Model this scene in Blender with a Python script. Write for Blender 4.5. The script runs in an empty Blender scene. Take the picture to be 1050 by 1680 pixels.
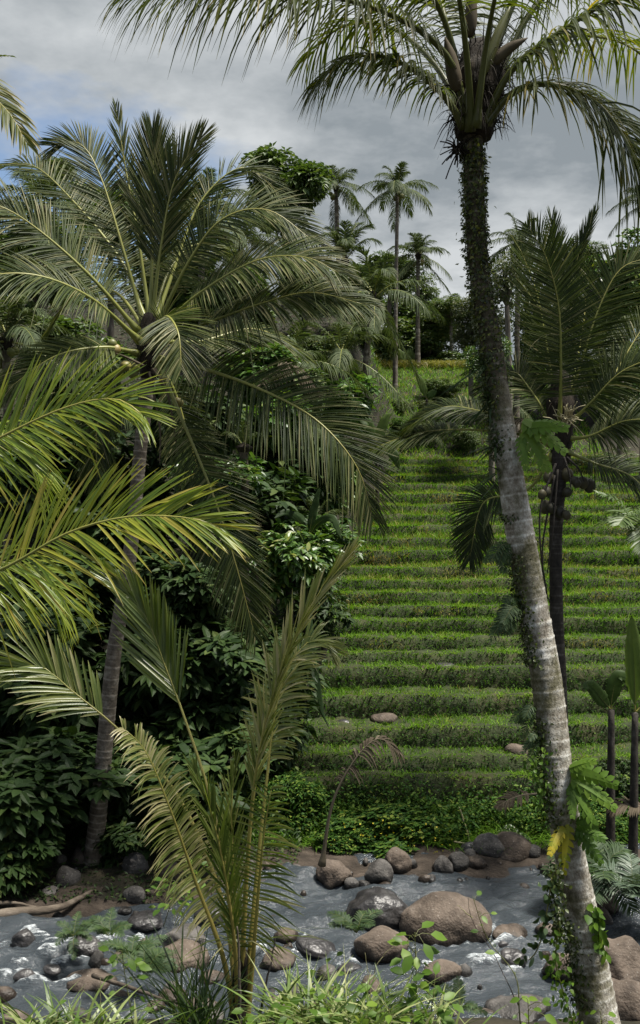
import bpy, math, random
import numpy as np

# ------------------------------------------------------------------ camera, sky, sun, exposure
scene = bpy.context.scene
COL = scene.collection
CAM_Z, FPX = 8.0, 1633.0
PITCH = math.atan(80.0 / FPX)
cd = bpy.data.cameras.new('camera')
cam = bpy.data.objects.new('camera', cd)
COL.objects.link(cam)
cam.location = (0, 0, CAM_Z)
cam.rotation_euler = (math.pi / 2 - PITCH, 0, 0)
cd.sensor_fit = 'VERTICAL'
cd.sensor_height = 36.0
cd.sensor_width = 24.0
cd.lens = 36.0 * FPX / 1680.0
cd.clip_end = 6000
cd.clip_start = 0.05
scene.camera = cam

SUN = np.array([0.33, -0.06, 0.93]); SUN /= np.linalg.norm(SUN)
SUN_EL = math.asin(SUN[2]); SUN_AZ = math.atan2(SUN[0], SUN[1])
CLOUD_DARK, CLOUD_LIGHT = (2.0, 2.26, 2.46, 1), (4.5, 4.7, 4.82, 1)


def build_world():
    w = bpy.data.worlds.new('World'); scene.world = w; w.use_nodes = True
    nt = w.node_tree; nt.nodes.clear()
    N = nt.nodes.new; LK = nt.links.new
    out = N('ShaderNodeOutputWorld'); bg = N('ShaderNodeBackground'); bg.inputs['Strength'].default_value = 0.071
    sky = N('ShaderNodeTexSky'); sky.sky_type = 'NISHITA'; sky.sun_disc = False
    sky.sun_elevation = SUN_EL; sky.sun_rotation = SUN_AZ; sky.altitude = 400; sky.dust_density = 1.2
    geo = N('ShaderNodeTexCoord')
    sep = N('ShaderNodeSeparateXYZ'); LK(geo.outputs['Generated'], sep.inputs[0])
    addz = N('ShaderNodeMath'); addz.operation = 'ADD'; addz.inputs[1].default_value = 0.22
    absz = N('ShaderNodeMath'); absz.operation = 'ABSOLUTE'; LK(sep.outputs[2], absz.inputs[0]); LK(absz.outputs[0], addz.inputs[0])
    dx = N('ShaderNodeMath'); dx.operation = 'DIVIDE'; LK(sep.outputs[0], dx.inputs[0]); LK(addz.outputs[0], dx.inputs[1])
    dy = N('ShaderNodeMath'); dy.operation = 'DIVIDE'; LK(sep.outputs[1], dy.inputs[0]); LK(addz.outputs[0], dy.inputs[1])
    cmb = N('ShaderNodeCombineXYZ'); LK(dx.outputs[0], cmb.inputs[0]); LK(dy.outputs[0], cmb.inputs[1])
    mp = N('ShaderNodeMapping'); mp.inputs['Location'].default_value = (17.072, 4.893, -15.332); LK(cmb.outputs[0], mp.inputs[0])
    cov = N('ShaderNodeTexNoise'); cov.inputs['Scale'].default_value = 0.9; cov.inputs['Detail'].default_value = 7; cov.inputs['Roughness'].default_value = 0.55
    LK(mp.outputs[0], cov.inputs['Vector'])
    cr = N('ShaderNodeValToRGB'); cr.color_ramp.elements[0].position = 0.39; cr.color_ramp.elements[1].position = 0.465
    LK(cov.outputs[0], cr.inputs[0])
    shade = N('ShaderNodeTexNoise'); shade.inputs['Scale'].default_value = 1.2; shade.inputs['Detail'].default_value = 7; shade.inputs['Roughness'].default_value = 0.6
    mp2 = N('ShaderNodeMapping'); mp2.inputs['Location'].default_value = (-15.902, 0.957, 14.24); LK(cmb.outputs[0], mp2.inputs[0]); LK(mp2.outputs[0], shade.inputs['Vector'])
    sr = N('ShaderNodeValToRGB'); sr.color_ramp.elements[0].position = 0.39; sr.color_ramp.elements[1].position = 0.56
    sr.color_ramp.elements[0].color = CLOUD_DARK; sr.color_ramp.elements[1].color = CLOUD_LIGHT
    LK(shade.outputs[0], sr.inputs[0])
    mix = N('ShaderNodeMix'); mix.data_type = 'RGBA'
    LK(cr.outputs[0], mix.inputs[0]); LK(sky.outputs[0], mix.inputs[6]); LK(sr.outputs[0], mix.inputs[7])
    LK(mix.outputs[2], bg.inputs[0]); LK(bg.outputs[0], out.inputs[0])


build_world()
sd = bpy.data.lights.new('sun', 'SUN'); sd.energy = 4.5; sd.angle = math.radians(11); sd.color = (1.0, 0.95, 0.86)
so = bpy.data.objects.new('sun', sd); COL.objects.link(so)
so.rotation_euler = (math.pi / 2 - SUN_EL, 0, math.atan2(SUN[0], -SUN[1]))
scene.view_settings.view_transform = 'Standard'
scene.view_settings.look = 'None'
scene.view_settings.gamma = 1.0
scene.view_settings.exposure = 1.02
scene.view_settings.use_curve_mapping = False
scene.cycles.max_bounces = 6
scene.cycles.transparent_max_bounces = 4
scene.cycles.diffuse_bounces = 3
scene.cycles.glossy_bounces = 2
scene.cycles.transmission_bounces = 3
scene.cycles.use_denoising = True

# ------------------------------------------------------------------ helpers
_f = np.array([0, math.cos(PITCH), -math.sin(PITCH)]); _u = np.array([0, math.sin(PITCH), math.cos(PITCH)])


def P(px, py, d):
    """the point of the place that is seen at (px, py) of the photograph and lies d metres ahead"""
    r = _f + np.array([1, 0, 0]) * (px - 525) / FPX + _u * (840 - py) / FPX
    return np.array([0, 0, CAM_Z]) + r * (d / r[1])


def PP(lst):
    return np.array([P(*p) for p in lst])


def nrm(a):
    return a / np.maximum(np.linalg.norm(a, axis=-1, keepdims=True), 1e-9)


def curve(ctrl, m):
    """smooth curve through points, m samples evenly spaced by length"""
    c = np.asarray(ctrl, float)
    if len(c) == 2:
        c = np.array([c[0], (c[0] + c[1]) / 2, c[1]])
    ext = np.vstack([2 * c[0] - c[1], c, 2 * c[-1] - c[-2]])
    out = []
    for i in range(len(c) - 1):
        p0, p1, p2, p3 = ext[i:i + 4]
        t = np.linspace(0, 1, 24, endpoint=False)[:, None]
        out.append(0.5 * (2 * p1 + (p2 - p0) * t + (2 * p0 - 5 * p1 + 4 * p2 - p3) * t**2 + (3 * p1 - p0 - 3 * p2 + p3) * t**3))
    out.append(c[-1:]); q = np.vstack(out)
    s = np.r_[0, np.cumsum(np.linalg.norm(np.diff(q, axis=0), axis=1))]
    u = np.linspace(0, s[-1], m)
    return np.stack([np.interp(u, s, q[:, k]) for k in range(3)], 1), s[-1]


def tangents(c):
    return nrm(np.gradient(c, axis=0))


class MB:
    """collects geometry for ONE mesh"""
    def __init__(self):
        self.v, self.f3, self.f4, self.m3, self.m4, self.t, self.n = [], [], [], [], [], [], 0

    def add(self, v, f3=None, f4=None, mat=0, tint=0.5):
        v = np.asarray(v, float).reshape(-1, 3)
        self.v.append(v)
        self.t.append(np.broadcast_to(np.asarray(tint, float), (len(v),)).astype(float))
        for f, fl, ml in ((f3, self.f3, self.m3), (f4, self.f4, self.m4)):
            if f is not None and len(f):
                f = np.asarray(f, int) + self.n
                fl.append(f); ml.append(np.full(len(f), mat))
        self.n += len(v)
        return self

    def mesh(self, name, mats, off=(0, 0, 0), smooth=True):
        v = np.vstack(self.v) - np.asarray(off, float)
        f3 = np.vstack(self.f3) if self.f3 else np.zeros((0, 3), int)
        f4 = np.vstack(self.f4) if self.f4 else np.zeros((0, 4), int)
        me = bpy.data.meshes.new(name)
        me.vertices.add(len(v)); me.vertices.foreach_set('co', v.astype(np.float32).ravel())
        lp = np.r_[f3.ravel(), f4.ravel()].astype(np.int32)
        me.loops.add(len(lp)); me.loops.foreach_set('vertex_index', lp)
        npoly = len(f3) + len(f4)
        me.polygons.add(npoly)
        st = np.r_[np.arange(len(f3)) * 3, len(f3) * 3 + np.arange(len(f4)) * 4].astype(np.int32)
        me.polygons.foreach_set('loop_start', st)
        mi = np.r_[np.concatenate(self.m3) if self.m3 else [], np.concatenate(self.m4) if self.m4 else []].astype(np.int32)
        me.polygons.foreach_set('material_index', mi)
        me.polygons.foreach_set('use_smooth', np.full(npoly, smooth))
        at = me.attributes.new('tint', 'FLOAT', 'POINT'); at.data.foreach_set('value', np.concatenate(self.t).astype(np.float32))
        for m in mats:
            me.materials.append(m)
        me.update(calc_edges=True)
        return me

    def build(self, name, mats, parent=None, off=None, smooth=True):
        if not isinstance(mats, (list, tuple)):
            mats = [mats]
        if off is None:
            off = base_of(parent)
        return link(name, self.mesh(name, mats, off, smooth), parent)


def base_of(o):
    p = np.zeros(3)
    while o is not None:
        p = p + np.array(o.location); o = o.parent
    return p


def link(name, data, parent=None):
    o = bpy.data.objects.new(name, data); COL.objects.link(o); o.parent = parent
    return o


def tag(o, label=None, cat=None, group=None, kind=None):
    if label: o['label'] = label
    if cat: o['category'] = cat
    if group: o['group'] = group
    if kind: o['kind'] = kind
    return o


def thing(name, loc, label, cat, group=None):
    o = link(name, None); o.location = tuple(loc); o.empty_display_size = 0.2
    return tag(o, label, cat, group)


def tube(mb, c, r, k=8, mat=0, tint=0.5, cap=True, squash=None):
    """tube round curve c (m,3), radius r (m,) ; squash = (vector, factor)"""
    c = np.asarray(c, float); m = len(c); r = np.broadcast_to(np.asarray(r, float), (m,))
    T = tangents(c)
    ref = np.array([0, 0, 1.0]) if abs(T[:, 2].mean()) < 0.8 else np.array([1.0, 0, 0])
    A = nrm(np.cross(T, ref)); B = np.cross(A, T)
    an = np.arange(k) / k * 2 * math.pi
    v = c[:, None] + r[:, None, None] * (A[:, None] * np.cos(an)[None, :, None] + B[:, None] * np.sin(an)[None, :, None])
    i = np.arange(m - 1)[:, None] * k; j = np.arange(k)[None]
    j2 = (j + 1) % k
    f4 = np.stack([i + j, i + j2, i + k + j2, i + k + j], -1).reshape(-1, 4)
    t = np.broadcast_to(np.asarray(tint, float), (m,)).repeat(k)
    if cap:
        v = np.vstack([v.reshape(-1, 3), c[-1:] + T[-1:] * r[-1] * 0.5, c[:1]])
        f3 = [[(m - 1) * k + q, (m - 1) * k + (q + 1) % k, m * k] for q in range(k)] + [[(q + 1) % k, q, m * k + 1] for q in range(k)]
        mb.add(v, f3, f4, mat, np.r_[t, t[-1], t[0]])
    else:
        mb.add(v, None, f4, mat, t)
    return mb


def leaves(mb, p, d, nn, l, w, rng, fold=0.25, curl=0.15, mat=0, tint=None, lod=1):
    """leaf blades: p base, d direction, nn upper normal, l length, w full width; arrays of n"""
    n = len(p); d = nrm(d); s = nrm(np.cross(d, nn)); nn = np.cross(s, d)
    l = np.broadcast_to(np.asarray(l, float), (n,))[:, None]; w = np.broadcast_to(np.asarray(w, float), (n,))[:, None] / 2
    if tint is None:
        tint = rng.random(n)
    cu = -nn * l * curl
    if lod == 0:
        v = np.stack([p, p + d * l * .45 + s * w + nn * w * fold + cu * .2, p + d * l + cu, p + d * l * .45 - s * w + nn * w * fold + cu * .2], 1)
        b = np.arange(n)[:, None] * 4
        mb.add(v, np.vstack([b + [[0, 1, 2]], b + [[0, 2, 3]]]), None, mat, np.repeat(tint, 4))
        return
    c1 = p + d * l * .3 + cu * .1; c2 = p + d * l * .66 + cu * .45
    up = nn * w * fold
    v = np.stack([p, c1 + s * w * .9 + up, c1, c1 - s * w * .9 + up, c2 + s * w * .85 + up, c2, c2 - s * w * .85 + up, p + d * l + cu], 1)
    b = np.arange(n)[:, None] * 8
    f3 = np.vstack([b + [[0, 1, 2]], b + [[0, 2, 3]], b + [[4, 7, 5]], b + [[5, 7, 6]]])
    f4 = np.vstack([b + [[1, 4, 5, 2]], b + [[2, 5, 6, 3]]])
    mb.add(v, f3, f4, mat, np.repeat(tint, 8))


def blades(mb, p, d, l, w, rng, droop=0.5, segs=3, mat=0, tint=None):
    """grass blades of n base points"""
    n = len(p); d = nrm(d)
    l = np.broadcast_to(np.asarray(l, float), (n,)); w = np.broadcast_to(np.asarray(w, float), (n,))
    if tint is None:
        tint = rng.random(n)
    droop = np.broadcast_to(np.asarray(droop, float), (n,))
    hz = d.copy(); hz[:, 2] = 0; hz = nrm(hz + rng.normal(0, .05, (n, 3)) * [1, 1, 0])
    s = np.linspace(0, 1, segs + 1)
    a = rng.random(n) * 2 * math.pi
    W = np.stack([np.cos(a), np.sin(a), np.zeros(n)], 1)
    c = p[:, None] + l[:, None, None] * (d[:, None] * s[None, :, None] + droop[:, None, None] * (s**2)[None, :, None] * (hz * .6 - np.array([0, 0, .55]))[:, None])
    pr = np.array([.7, 1, .75, .04]) if segs == 3 else (np.array([.8, 1, .04]) if segs == 2 else np.interp(s, [0, .3, .7, 1], [.7, 1, .8, .03]))
    off = W[:, None] * (w[:, None] / 2 * pr[None])[:, :, None]
    v = np.stack([c - off, c + off], 2).reshape(n, -1, 3)
    k = 2 * (segs + 1)
    b = np.arange(n)[:, None] * k
    f4 = np.vstack([b + [[2 * q, 2 * q + 1, 2 * q + 3, 2 * q + 2]] for q in range(segs)])
    mb.add(v, None, f4, mat, np.repeat(tint, k))


# ------------------------------------------------------------------ materials
def nodes_of(name):
    m = bpy.data.materials.new(name); m.use_nodes = True
    nt = m.node_tree; nt.nodes.clear()
    out = nt.nodes.new('ShaderNodeOutputMaterial')
    return m, nt, out


def ramp(nt, stops):
    r = nt.nodes.new('ShaderNodeValToRGB'); e = r.color_ramp.elements
    while len(e) < len(stops): e.new(0.5)
    for q, (p_, c_) in zip(e, stops):
        q.position = p_; q.color = (*c_, 1)
    return r


def leaf_mat(name, stops, rough=0.42, trans=0.3, trans_tint=(1.25, 1.35, 0.55), spec=0.5, noise=0.35, nscale=6.0, objvar=0.12):
    m, nt, out = nodes_of(name); N = nt.nodes.new; LK = nt.links.new
    at = N('ShaderNodeAttribute'); at.attribute_name = 'tint'
    tc = N('ShaderNodeTexCoord'); nz = N('ShaderNodeTexNoise'); nz.inputs['Scale'].default_value = nscale; nz.inputs['Detail'].default_value = 3
    LK(tc.outputs['Object'], nz.inputs['Vector'])
    oi = N('ShaderNodeObjectInfo')
    a = N('ShaderNodeMath'); a.operation = 'MULTIPLY_ADD'; a.inputs[1].default_value = noise; LK(nz.outputs[0], a.inputs[0]); LK(at.outputs['Fac'], a.inputs[2])
    b = N('ShaderNodeMath'); b.operation = 'MULTIPLY_ADD'; b.inputs[1].default_value = objvar; LK(oi.outputs['Random'], b.inputs[0]); LK(a.outputs[0], b.inputs[2])
    c = N('ShaderNodeMath'); c.operation = 'SUBTRACT'; c.inputs[1].default_value = noise * 0.5 + objvar * 0.5; LK(b.outputs[0], c.inputs[0])
    r = ramp(nt, stops); LK(c.outputs[0], r.inputs[0])
    bs = N('ShaderNodeBsdfPrincipled'); bs.inputs['Roughness'].default_value = rough
    bs.inputs['Specular IOR Level'].default_value = spec
    LK(r.outputs[0], bs.inputs['Base Color'])
    tr = N('ShaderNodeBsdfTranslucent')
    mu = N('ShaderNodeMix'); mu.data_type = 'RGBA'; mu.blend_type = 'MULTIPLY'; mu.inputs[0].default_value = 1
    LK(r.outputs[0], mu.inputs[6]); mu.inputs[7].default_value = (*trans_tint, 1); LK(mu.outputs[2], tr.inputs[0])
    mx = N('ShaderNodeMixShader'); mx.inputs[0].default_value = trans
    LK(bs.outputs[0], mx.inputs[1]); LK(tr.outputs[0], mx.inputs[2]); LK(mx.outputs[0], out.inputs[0])
    return m


def rough_mat(name, stops, scale=4.0, rough=0.85, bump=0.4, bscale=30.0, detail=8, tint=0.0, stretch=(1, 1, 1), spec=0.3, dist=0.02, wet=False):
    m, nt, out = nodes_of(name); N = nt.nodes.new; LK = nt.links.new
    tc = N('ShaderNodeTexCoord'); mp = N('ShaderNodeMapping'); mp.inputs['Scale'].default_value = stretch
    LK(tc.outputs['Object'], mp.inputs[0])
    oi = N('ShaderNodeObjectInfo'); LK(oi.outputs['Random'], mp.inputs['Location'])
    nz = N('ShaderNodeTexNoise'); nz.inputs['Scale'].default_value = scale; nz.inputs['Detail'].default_value = detail; nz.inputs['Roughness'].default_value = 0.65
    LK(mp.outputs[0], nz.inputs['Vector'])
    at = N('ShaderNodeAttribute'); at.attribute_name = 'tint'
    a = N('ShaderNodeMath'); a.operation = 'MULTIPLY_ADD'; a.inputs[1].default_value = tint; LK(at.outputs['Fac'], a.inputs[0]); LK(nz.outputs[0], a.inputs[2])
    s = N('ShaderNodeMath'); s.operation = 'SUBTRACT'; s.inputs[1].default_value = tint * 0.5; LK(a.outputs[0], s.inputs[0])
    r = ramp(nt, stops); LK(s.outputs[0], r.inputs[0])
    bs = N('ShaderNodeBsdfPrincipled'); bs.inputs['Roughness'].default_value = rough; bs.inputs['Specular IOR Level'].default_value = spec
    if wet:   # dark wet band just above the water line, and speckles of lichen
        gp = N('ShaderNodeNewGeometry'); sz = N('ShaderNodeSeparateXYZ'); LK(gp.outputs['Position'], sz.inputs[0])
        wz = N('ShaderNodeMath'); wz.operation = 'MULTIPLY_ADD'; wz.inputs[1].default_value = .22; LK(nz.outputs[0], wz.inputs[0]); LK(sz.outputs[2], wz.inputs[2])
        mr = N('ShaderNodeMapRange'); mr.inputs[1].default_value = .16; mr.inputs[2].default_value = .26; mr.inputs[3].default_value = .3; mr.inputs[4].default_value = 1.0; LK(wz.outputs[0], mr.inputs[0])
        sp = N('ShaderNodeTexNoise'); sp.inputs['Scale'].default_value = 34; sp.inputs['Detail'].default_value = 2; LK(mp.outputs[0], sp.inputs['Vector'])
        sr = ramp(nt, [(.66, (0, 0, 0)), (.72, (1, 1, 1))]); LK(sp.outputs[0], sr.inputs[0])
        lm = N('ShaderNodeMix'); lm.data_type = 'RGBA'; sc = N('ShaderNodeMath'); sc.operation = 'MULTIPLY'; sc.inputs[1].default_value = .5; LK(sr.outputs[0], sc.inputs[0])
        LK(sc.outputs[0], lm.inputs[0]); LK(r.outputs[0], lm.inputs[6]); lm.inputs[7].default_value = (.34, .32, .28, 1)
        dk = N('ShaderNodeMix'); dk.data_type = 'RGBA'; dk.blend_type = 'MULTIPLY'; dk.inputs[0].default_value = 1; LK(lm.outputs[2], dk.inputs[6]); LK(mr.outputs[0], dk.inputs[7])
        LK(dk.outputs[2], bs.inputs['Base Color'])
        rr = N('ShaderNodeMapRange'); rr.inputs[1].default_value = .3; rr.inputs[2].default_value = 1; rr.inputs[3].default_value = .3; rr.inputs[4].default_value = rough; LK(mr.outputs[0], rr.inputs[0]); LK(rr.outputs[0], bs.inputs['Roughness'])
    else:
        LK(r.outputs[0], bs.inputs['Base Color'])
    n2 = N('ShaderNodeTexNoise'); n2.inputs['Scale'].default_value = bscale; n2.inputs['Detail'].default_value = 6; LK(mp.outputs[0], n2.inputs['Vector'])
    bp = N('ShaderNodeBump'); bp.inputs['Strength'].default_value = bump; bp.inputs['Distance'].default_value = dist
    LK(n2.outputs[0], bp.inputs['Height']); LK(bp.outputs[0], bs.inputs['Normal']); LK(bs.outputs[0], out.inputs[0])
    return m


M = {}
M['palm'] = leaf_mat('palm_leaf', [(0, (.020, .034, .008)), (.40, (.046, .068, .014)), (.72, (.095, .115, .030)), (1, (.20, .19, .09))], rough=.5, trans=.3, spec=.28)
M['palm_front'] = leaf_mat('palm_leaf_yellow', [(0, (.07, .12, .012)), (.4, (.14, .19, .016)), (.75, (.25, .27, .024)), (1, (.34, .28, .06))], rough=.4, trans=.42)
M['palm_young'] = leaf_mat('palm_leaf_young', [(0, (.06, .095, .018)), (.4, (.13, .17, .036)), (.75, (.25, .27, .09)), (1, (.46, .41, .23))], rough=.34, trans=.4, spec=.6)
M['palm_crown'] = leaf_mat('palm_leaf_crown', [(0, (.024, .038, .008)), (.45, (.048, .068, .012)), (.8, (.09, .105, .018)), (1, (.22, .17, .03))], rough=.5, trans=.42, trans_tint=(1.6, 1.6, .5), spec=.3)
M['palm_far'] = leaf_mat('palm_leaf_far', [(0, (.03, .048, .022)), (.5, (.06, .083, .034)), (1, (.12, .13, .055))], rough=.6, trans=.25, spec=.15)
M['rachis'] = leaf_mat('palm_rachis', [(0, (.09, .11, .02)), (.5, (.20, .21, .045)), (1, (.36, .28, .08))], rough=.4, trans=.0, nscale=3)
M['petiole'] = leaf_mat('palm_petiole', [(0, (.035, .042, .010)), (.5, (.075, .085, .018)), (1, (.17, .14, .04))], rough=.45, trans=.0, nscale=3)
M['dead'] = leaf_mat('dead_frond', [(0, (.035, .028, .018)), (.5, (.085, .068, .045)), (1, (.20, .17, .12))], rough=.8, trans=.12, trans_tint=(1, .9, .7), spec=.2)
M['fibre'] = rough_mat('palm_fibre', [(.3, (.006, .005, .003)), (.6, (.026, .019, .012)), (.8, (.075, .056, .034))], scale=18, stretch=(1, 1, .25), bump=.8, bscale=60)
M['big_leaf_shaded'] = leaf_mat('broad_leaf_shaded', [(0, (.012, .028, .007)), (.5, (.023, .046, .011)), (.85, (.036, .064, .016)), (1, (.07, .095, .024))], rough=.55, trans=.18, spec=.22)  # understory shade put into the leaf colour; lit_leaf is the lighter copy
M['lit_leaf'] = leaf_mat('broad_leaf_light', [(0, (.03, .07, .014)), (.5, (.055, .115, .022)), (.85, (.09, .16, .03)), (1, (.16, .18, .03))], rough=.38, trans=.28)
M['tree_leaf'] = leaf_mat('tree_leaf', [(0, (.032, .062, .014)), (.5, (.065, .108, .024)), (.85, (.105, .155, .036)), (1, (.17, .18, .05))], rough=.5, trans=.25)
M['pale_leaf'] = leaf_mat('tree_leaf_pale', [(0, (.04, .06, .024)), (.5, (.075, .10, .04)), (1, (.15, .15, .07))], rough=.5, trans=.3)
M['fern'] = leaf_mat('fern_leaf', [(0, (.014, .034, .009)), (.5, (.03, .064, .015)), (1, (.085, .125, .03))], rough=.65, trans=.3)
M['silver'] = leaf_mat('silvery_leaf', [(0, (.03, .055, .03)), (.5, (.07, .105, .065)), (1, (.22, .26, .20))], rough=.45, trans=.2)
M['pothos'] = leaf_mat('climber_leaf', [(0, (.045, .095, .012)), (.5, (.095, .175, .02)), (.8, (.155, .235, .03)), (1, (.38, .32, .03))], rough=.45, trans=.4, spec=.3)
M['ivy'] = leaf_mat('ivy_leaf', [(0, (.015, .028, .005)), (.5, (.055, .078, .012)), (.85, (.125, .145, .022)), (1, (.22, .20, .04))], rough=.45, trans=.25)
M['grass'] = leaf_mat('grass_blade', [(0, (.034, .085, .010)), (.35, (.088, .185, .018)), (.62, (.14, .27, .026)), (.82, (.20, .275, .04)), (1, (.27, .20, .10))], rough=.7, trans=.3, spec=.15, noise=.25, nscale=.7, objvar=0)
M['ricefield'] = leaf_mat('rice_blade', [(0, (.09, .12, .02)), (.5, (.20, .19, .05)), (1, (.33, .27, .10))], rough=.5, trans=.28, objvar=0)
M['weed'] = leaf_mat('weed_leaf', [(0, (.010, .034, .004)), (.5, (.034, .092, .010)), (.85, (.09, .15, .02)), (1, (.15, .19, .03))], rough=.65, trans=.25, spec=.18, noise=.3, nscale=1.2, objvar=0)
M['front_grass'] = leaf_mat('front_grass', [(0, (.06, .11, .02)), (.5, (.14, .21, .05)), (1, (.33, .35, .16))], rough=.42, trans=.35)
M['banana'] = leaf_mat('banana_leaf', [(0, (.03, .055, .014)), (.5, (.06, .105, .022)), (1, (.14, .19, .05))], rough=.55, trans=.35, spec=.25)
M['soil'] = rough_mat('hill_soil', [(.3, (.008, .007, .004)), (.5, (.020, .018, .010)), (.72, (.045, .038, .022))], scale=.9, bump=.6, bscale=12, dist=.08)
M['terrace_soil'] = rough_mat('terrace_soil', [(.3, (.012, .016, .006)), (.5, (.026, .036, .010)), (.68, (.05, .048, .02)), (.8, (.085, .066, .036))], scale=1.3, bump=.7, bscale=14, dist=.06)
M['mud'] = rough_mat('bank_mud', [(.3, (.018, .014, .010)), (.52, (.046, .035, .026)), (.75, (.10, .078, .06))], scale=2.2, bump=.8, bscale=16, dist=.05, stretch=(1, 2.2, 1))
M['bark'] = rough_mat('grey_bark', [(.25, (.05, .04, .03)), (.5, (.13, .11, .09)), (.75, (.26, .24, .21))], scale=5, stretch=(1, 1, .35), bump=.6, bscale=25, tint=.3)
M['dark_bark'] = rough_mat('dark_bark', [(.3, (.012, .010, .008)), (.55, (.04, .034, .028)), (.8, (.12, .11, .10))], scale=7, stretch=(1, 1, .6), bump=.6, bscale=25, tint=.25)
M['grey_palm_bark'] = rough_mat('palm_bark', [(.28, (.045, .036, .027)), (.5, (.115, .096, .074)), (.7, (.23, .205, .17))], scale=6, bump=.6, bscale=26, tint=.35, rough=.9)
M['rock'] = rough_mat('brown_rock', [(.25, (.030, .023, .018)), (.42, (.075, .058, .045)), (.58, (.125, .098, .077)), (.70, (.17, .14, .115)), (.84, (.34, .30, .26))], scale=2.6, bump=.7, bscale=26, rough=.8, dist=.03, wet=True)
M['rock_grey'] = rough_mat('grey_rock', [(.25, (.022, .021, .020)), (.45, (.058, .054, .050)), (.62, (.105, .097, .090)), (.82, (.26, .24, .22))], scale=3.0, bump=.7, bscale=26, rough=.8, dist=.03, wet=True)
M['rock_wet'] = rough_mat('wet_rock', [(.25, (.012, .012, .013)), (.5, (.034, .032, .032)), (.75, (.085, .08, .078))], scale=3, bump=.6, bscale=22, rough=.35, spec=.5, dist=.03)
M['nut'] = leaf_mat('coconut_husk', [(0, (.07, .08, .02)), (.5, (.15, .16, .035)), (1, (.26, .19, .06))], rough=.5, trans=0)
M['nut_brown'] = leaf_mat('coconut_husk_brown', [(0, (.014, .012, .007)), (.5, (.036, .032, .015)), (1, (.07, .06, .025))], rough=.6, trans=0)
M['wood'] = rough_mat('drift_wood', [(.3, (.05, .038, .028)), (.55, (.13, .105, .08)), (.8, (.26, .22, .18))], scale=8, stretch=(.3, 1, 1), bump=.5, bscale=30)
M['straw'] = leaf_mat('dry_stem', [(0, (.14, .13, .06)), (.5, (.26, .24, .12)), (1, (.42, .37, .22))], rough=.6, trans=0)
M['flower'] = leaf_mat('yellow_flower', [(0, (.45, .36, .02)), (1, (.7, .6, .05))], rough=.6, trans=.3)


def water_mat():
    m, nt, out = nodes_of('river_water'); N = nt.nodes.new; LK = nt.links.new
    tc = N('ShaderNodeTexCoord'); mp = N('ShaderNodeMapping'); mp.inputs['Scale'].default_value = (.55, 1.3, 1); LK(tc.outputs['Object'], mp.inputs[0])
    n1 = N('ShaderNodeTexNoise'); n1.inputs['Scale'].default_value = 5; n1.inputs['Detail'].default_value = 6; n1.inputs['Roughness'].default_value = .6; LK(mp.outputs[0], n1.inputs['Vector'])
    bp = N('ShaderNodeBump'); bp.inputs['Strength'].default_value = 1.0; bp.inputs['Distance'].default_value = .09; LK(n1.outputs[0], bp.inputs['Height'])
    bs = N('ShaderNodeBsdfPrincipled'); bs.inputs['Base Color'].default_value = (.040, .048, .055, 1); bs.inputs['Roughness'].default_value = .1
    bs.inputs['IOR'].default_value = 1.333; LK(bp.outputs[0], bs.inputs['Normal'])
    fo = N('ShaderNodeBsdfPrincipled'); fo.inputs['Base Color'].default_value = (.62, .66, .68, 1); fo.inputs['Roughness'].default_value = .7; LK(bp.outputs[0], fo.inputs['Normal'])
    n2 = N('ShaderNodeTexNoise'); n2.inputs['Scale'].default_value = 20; n2.inputs['Detail'].default_value = 9; n2.inputs['Roughness'].default_value = .8; mp3 = N('ShaderNodeMapping'); mp3.inputs['Scale'].default_value = (.4, 1.8, 1); LK(tc.outputs['Object'], mp3.inputs[0]); LK(mp3.outputs[0], n2.inputs['Vector'])
    at = N('ShaderNodeAttribute'); at.attribute_name = 'tint'
    ad = N('ShaderNodeMath'); ad.operation = 'MULTIPLY_ADD'; ad.inputs[1].default_value = .42; LK(at.outputs['Fac'], ad.inputs[0]); LK(n2.outputs[0], ad.inputs[2])
    r = ramp(nt, [(.68, (0, 0, 0)), (.86, (.85, .85, .85))]); LK(ad.outputs[0], r.inputs[0])
    mx = N('ShaderNodeMixShader'); LK(r.outputs[0], mx.inputs[0]); LK(bs.outputs[0], mx.inputs[1]); LK(fo.outputs[0], mx.inputs[2]); LK(mx.outputs[0], out.inputs[0])
    return m


M['water'] = water_mat()


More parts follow.
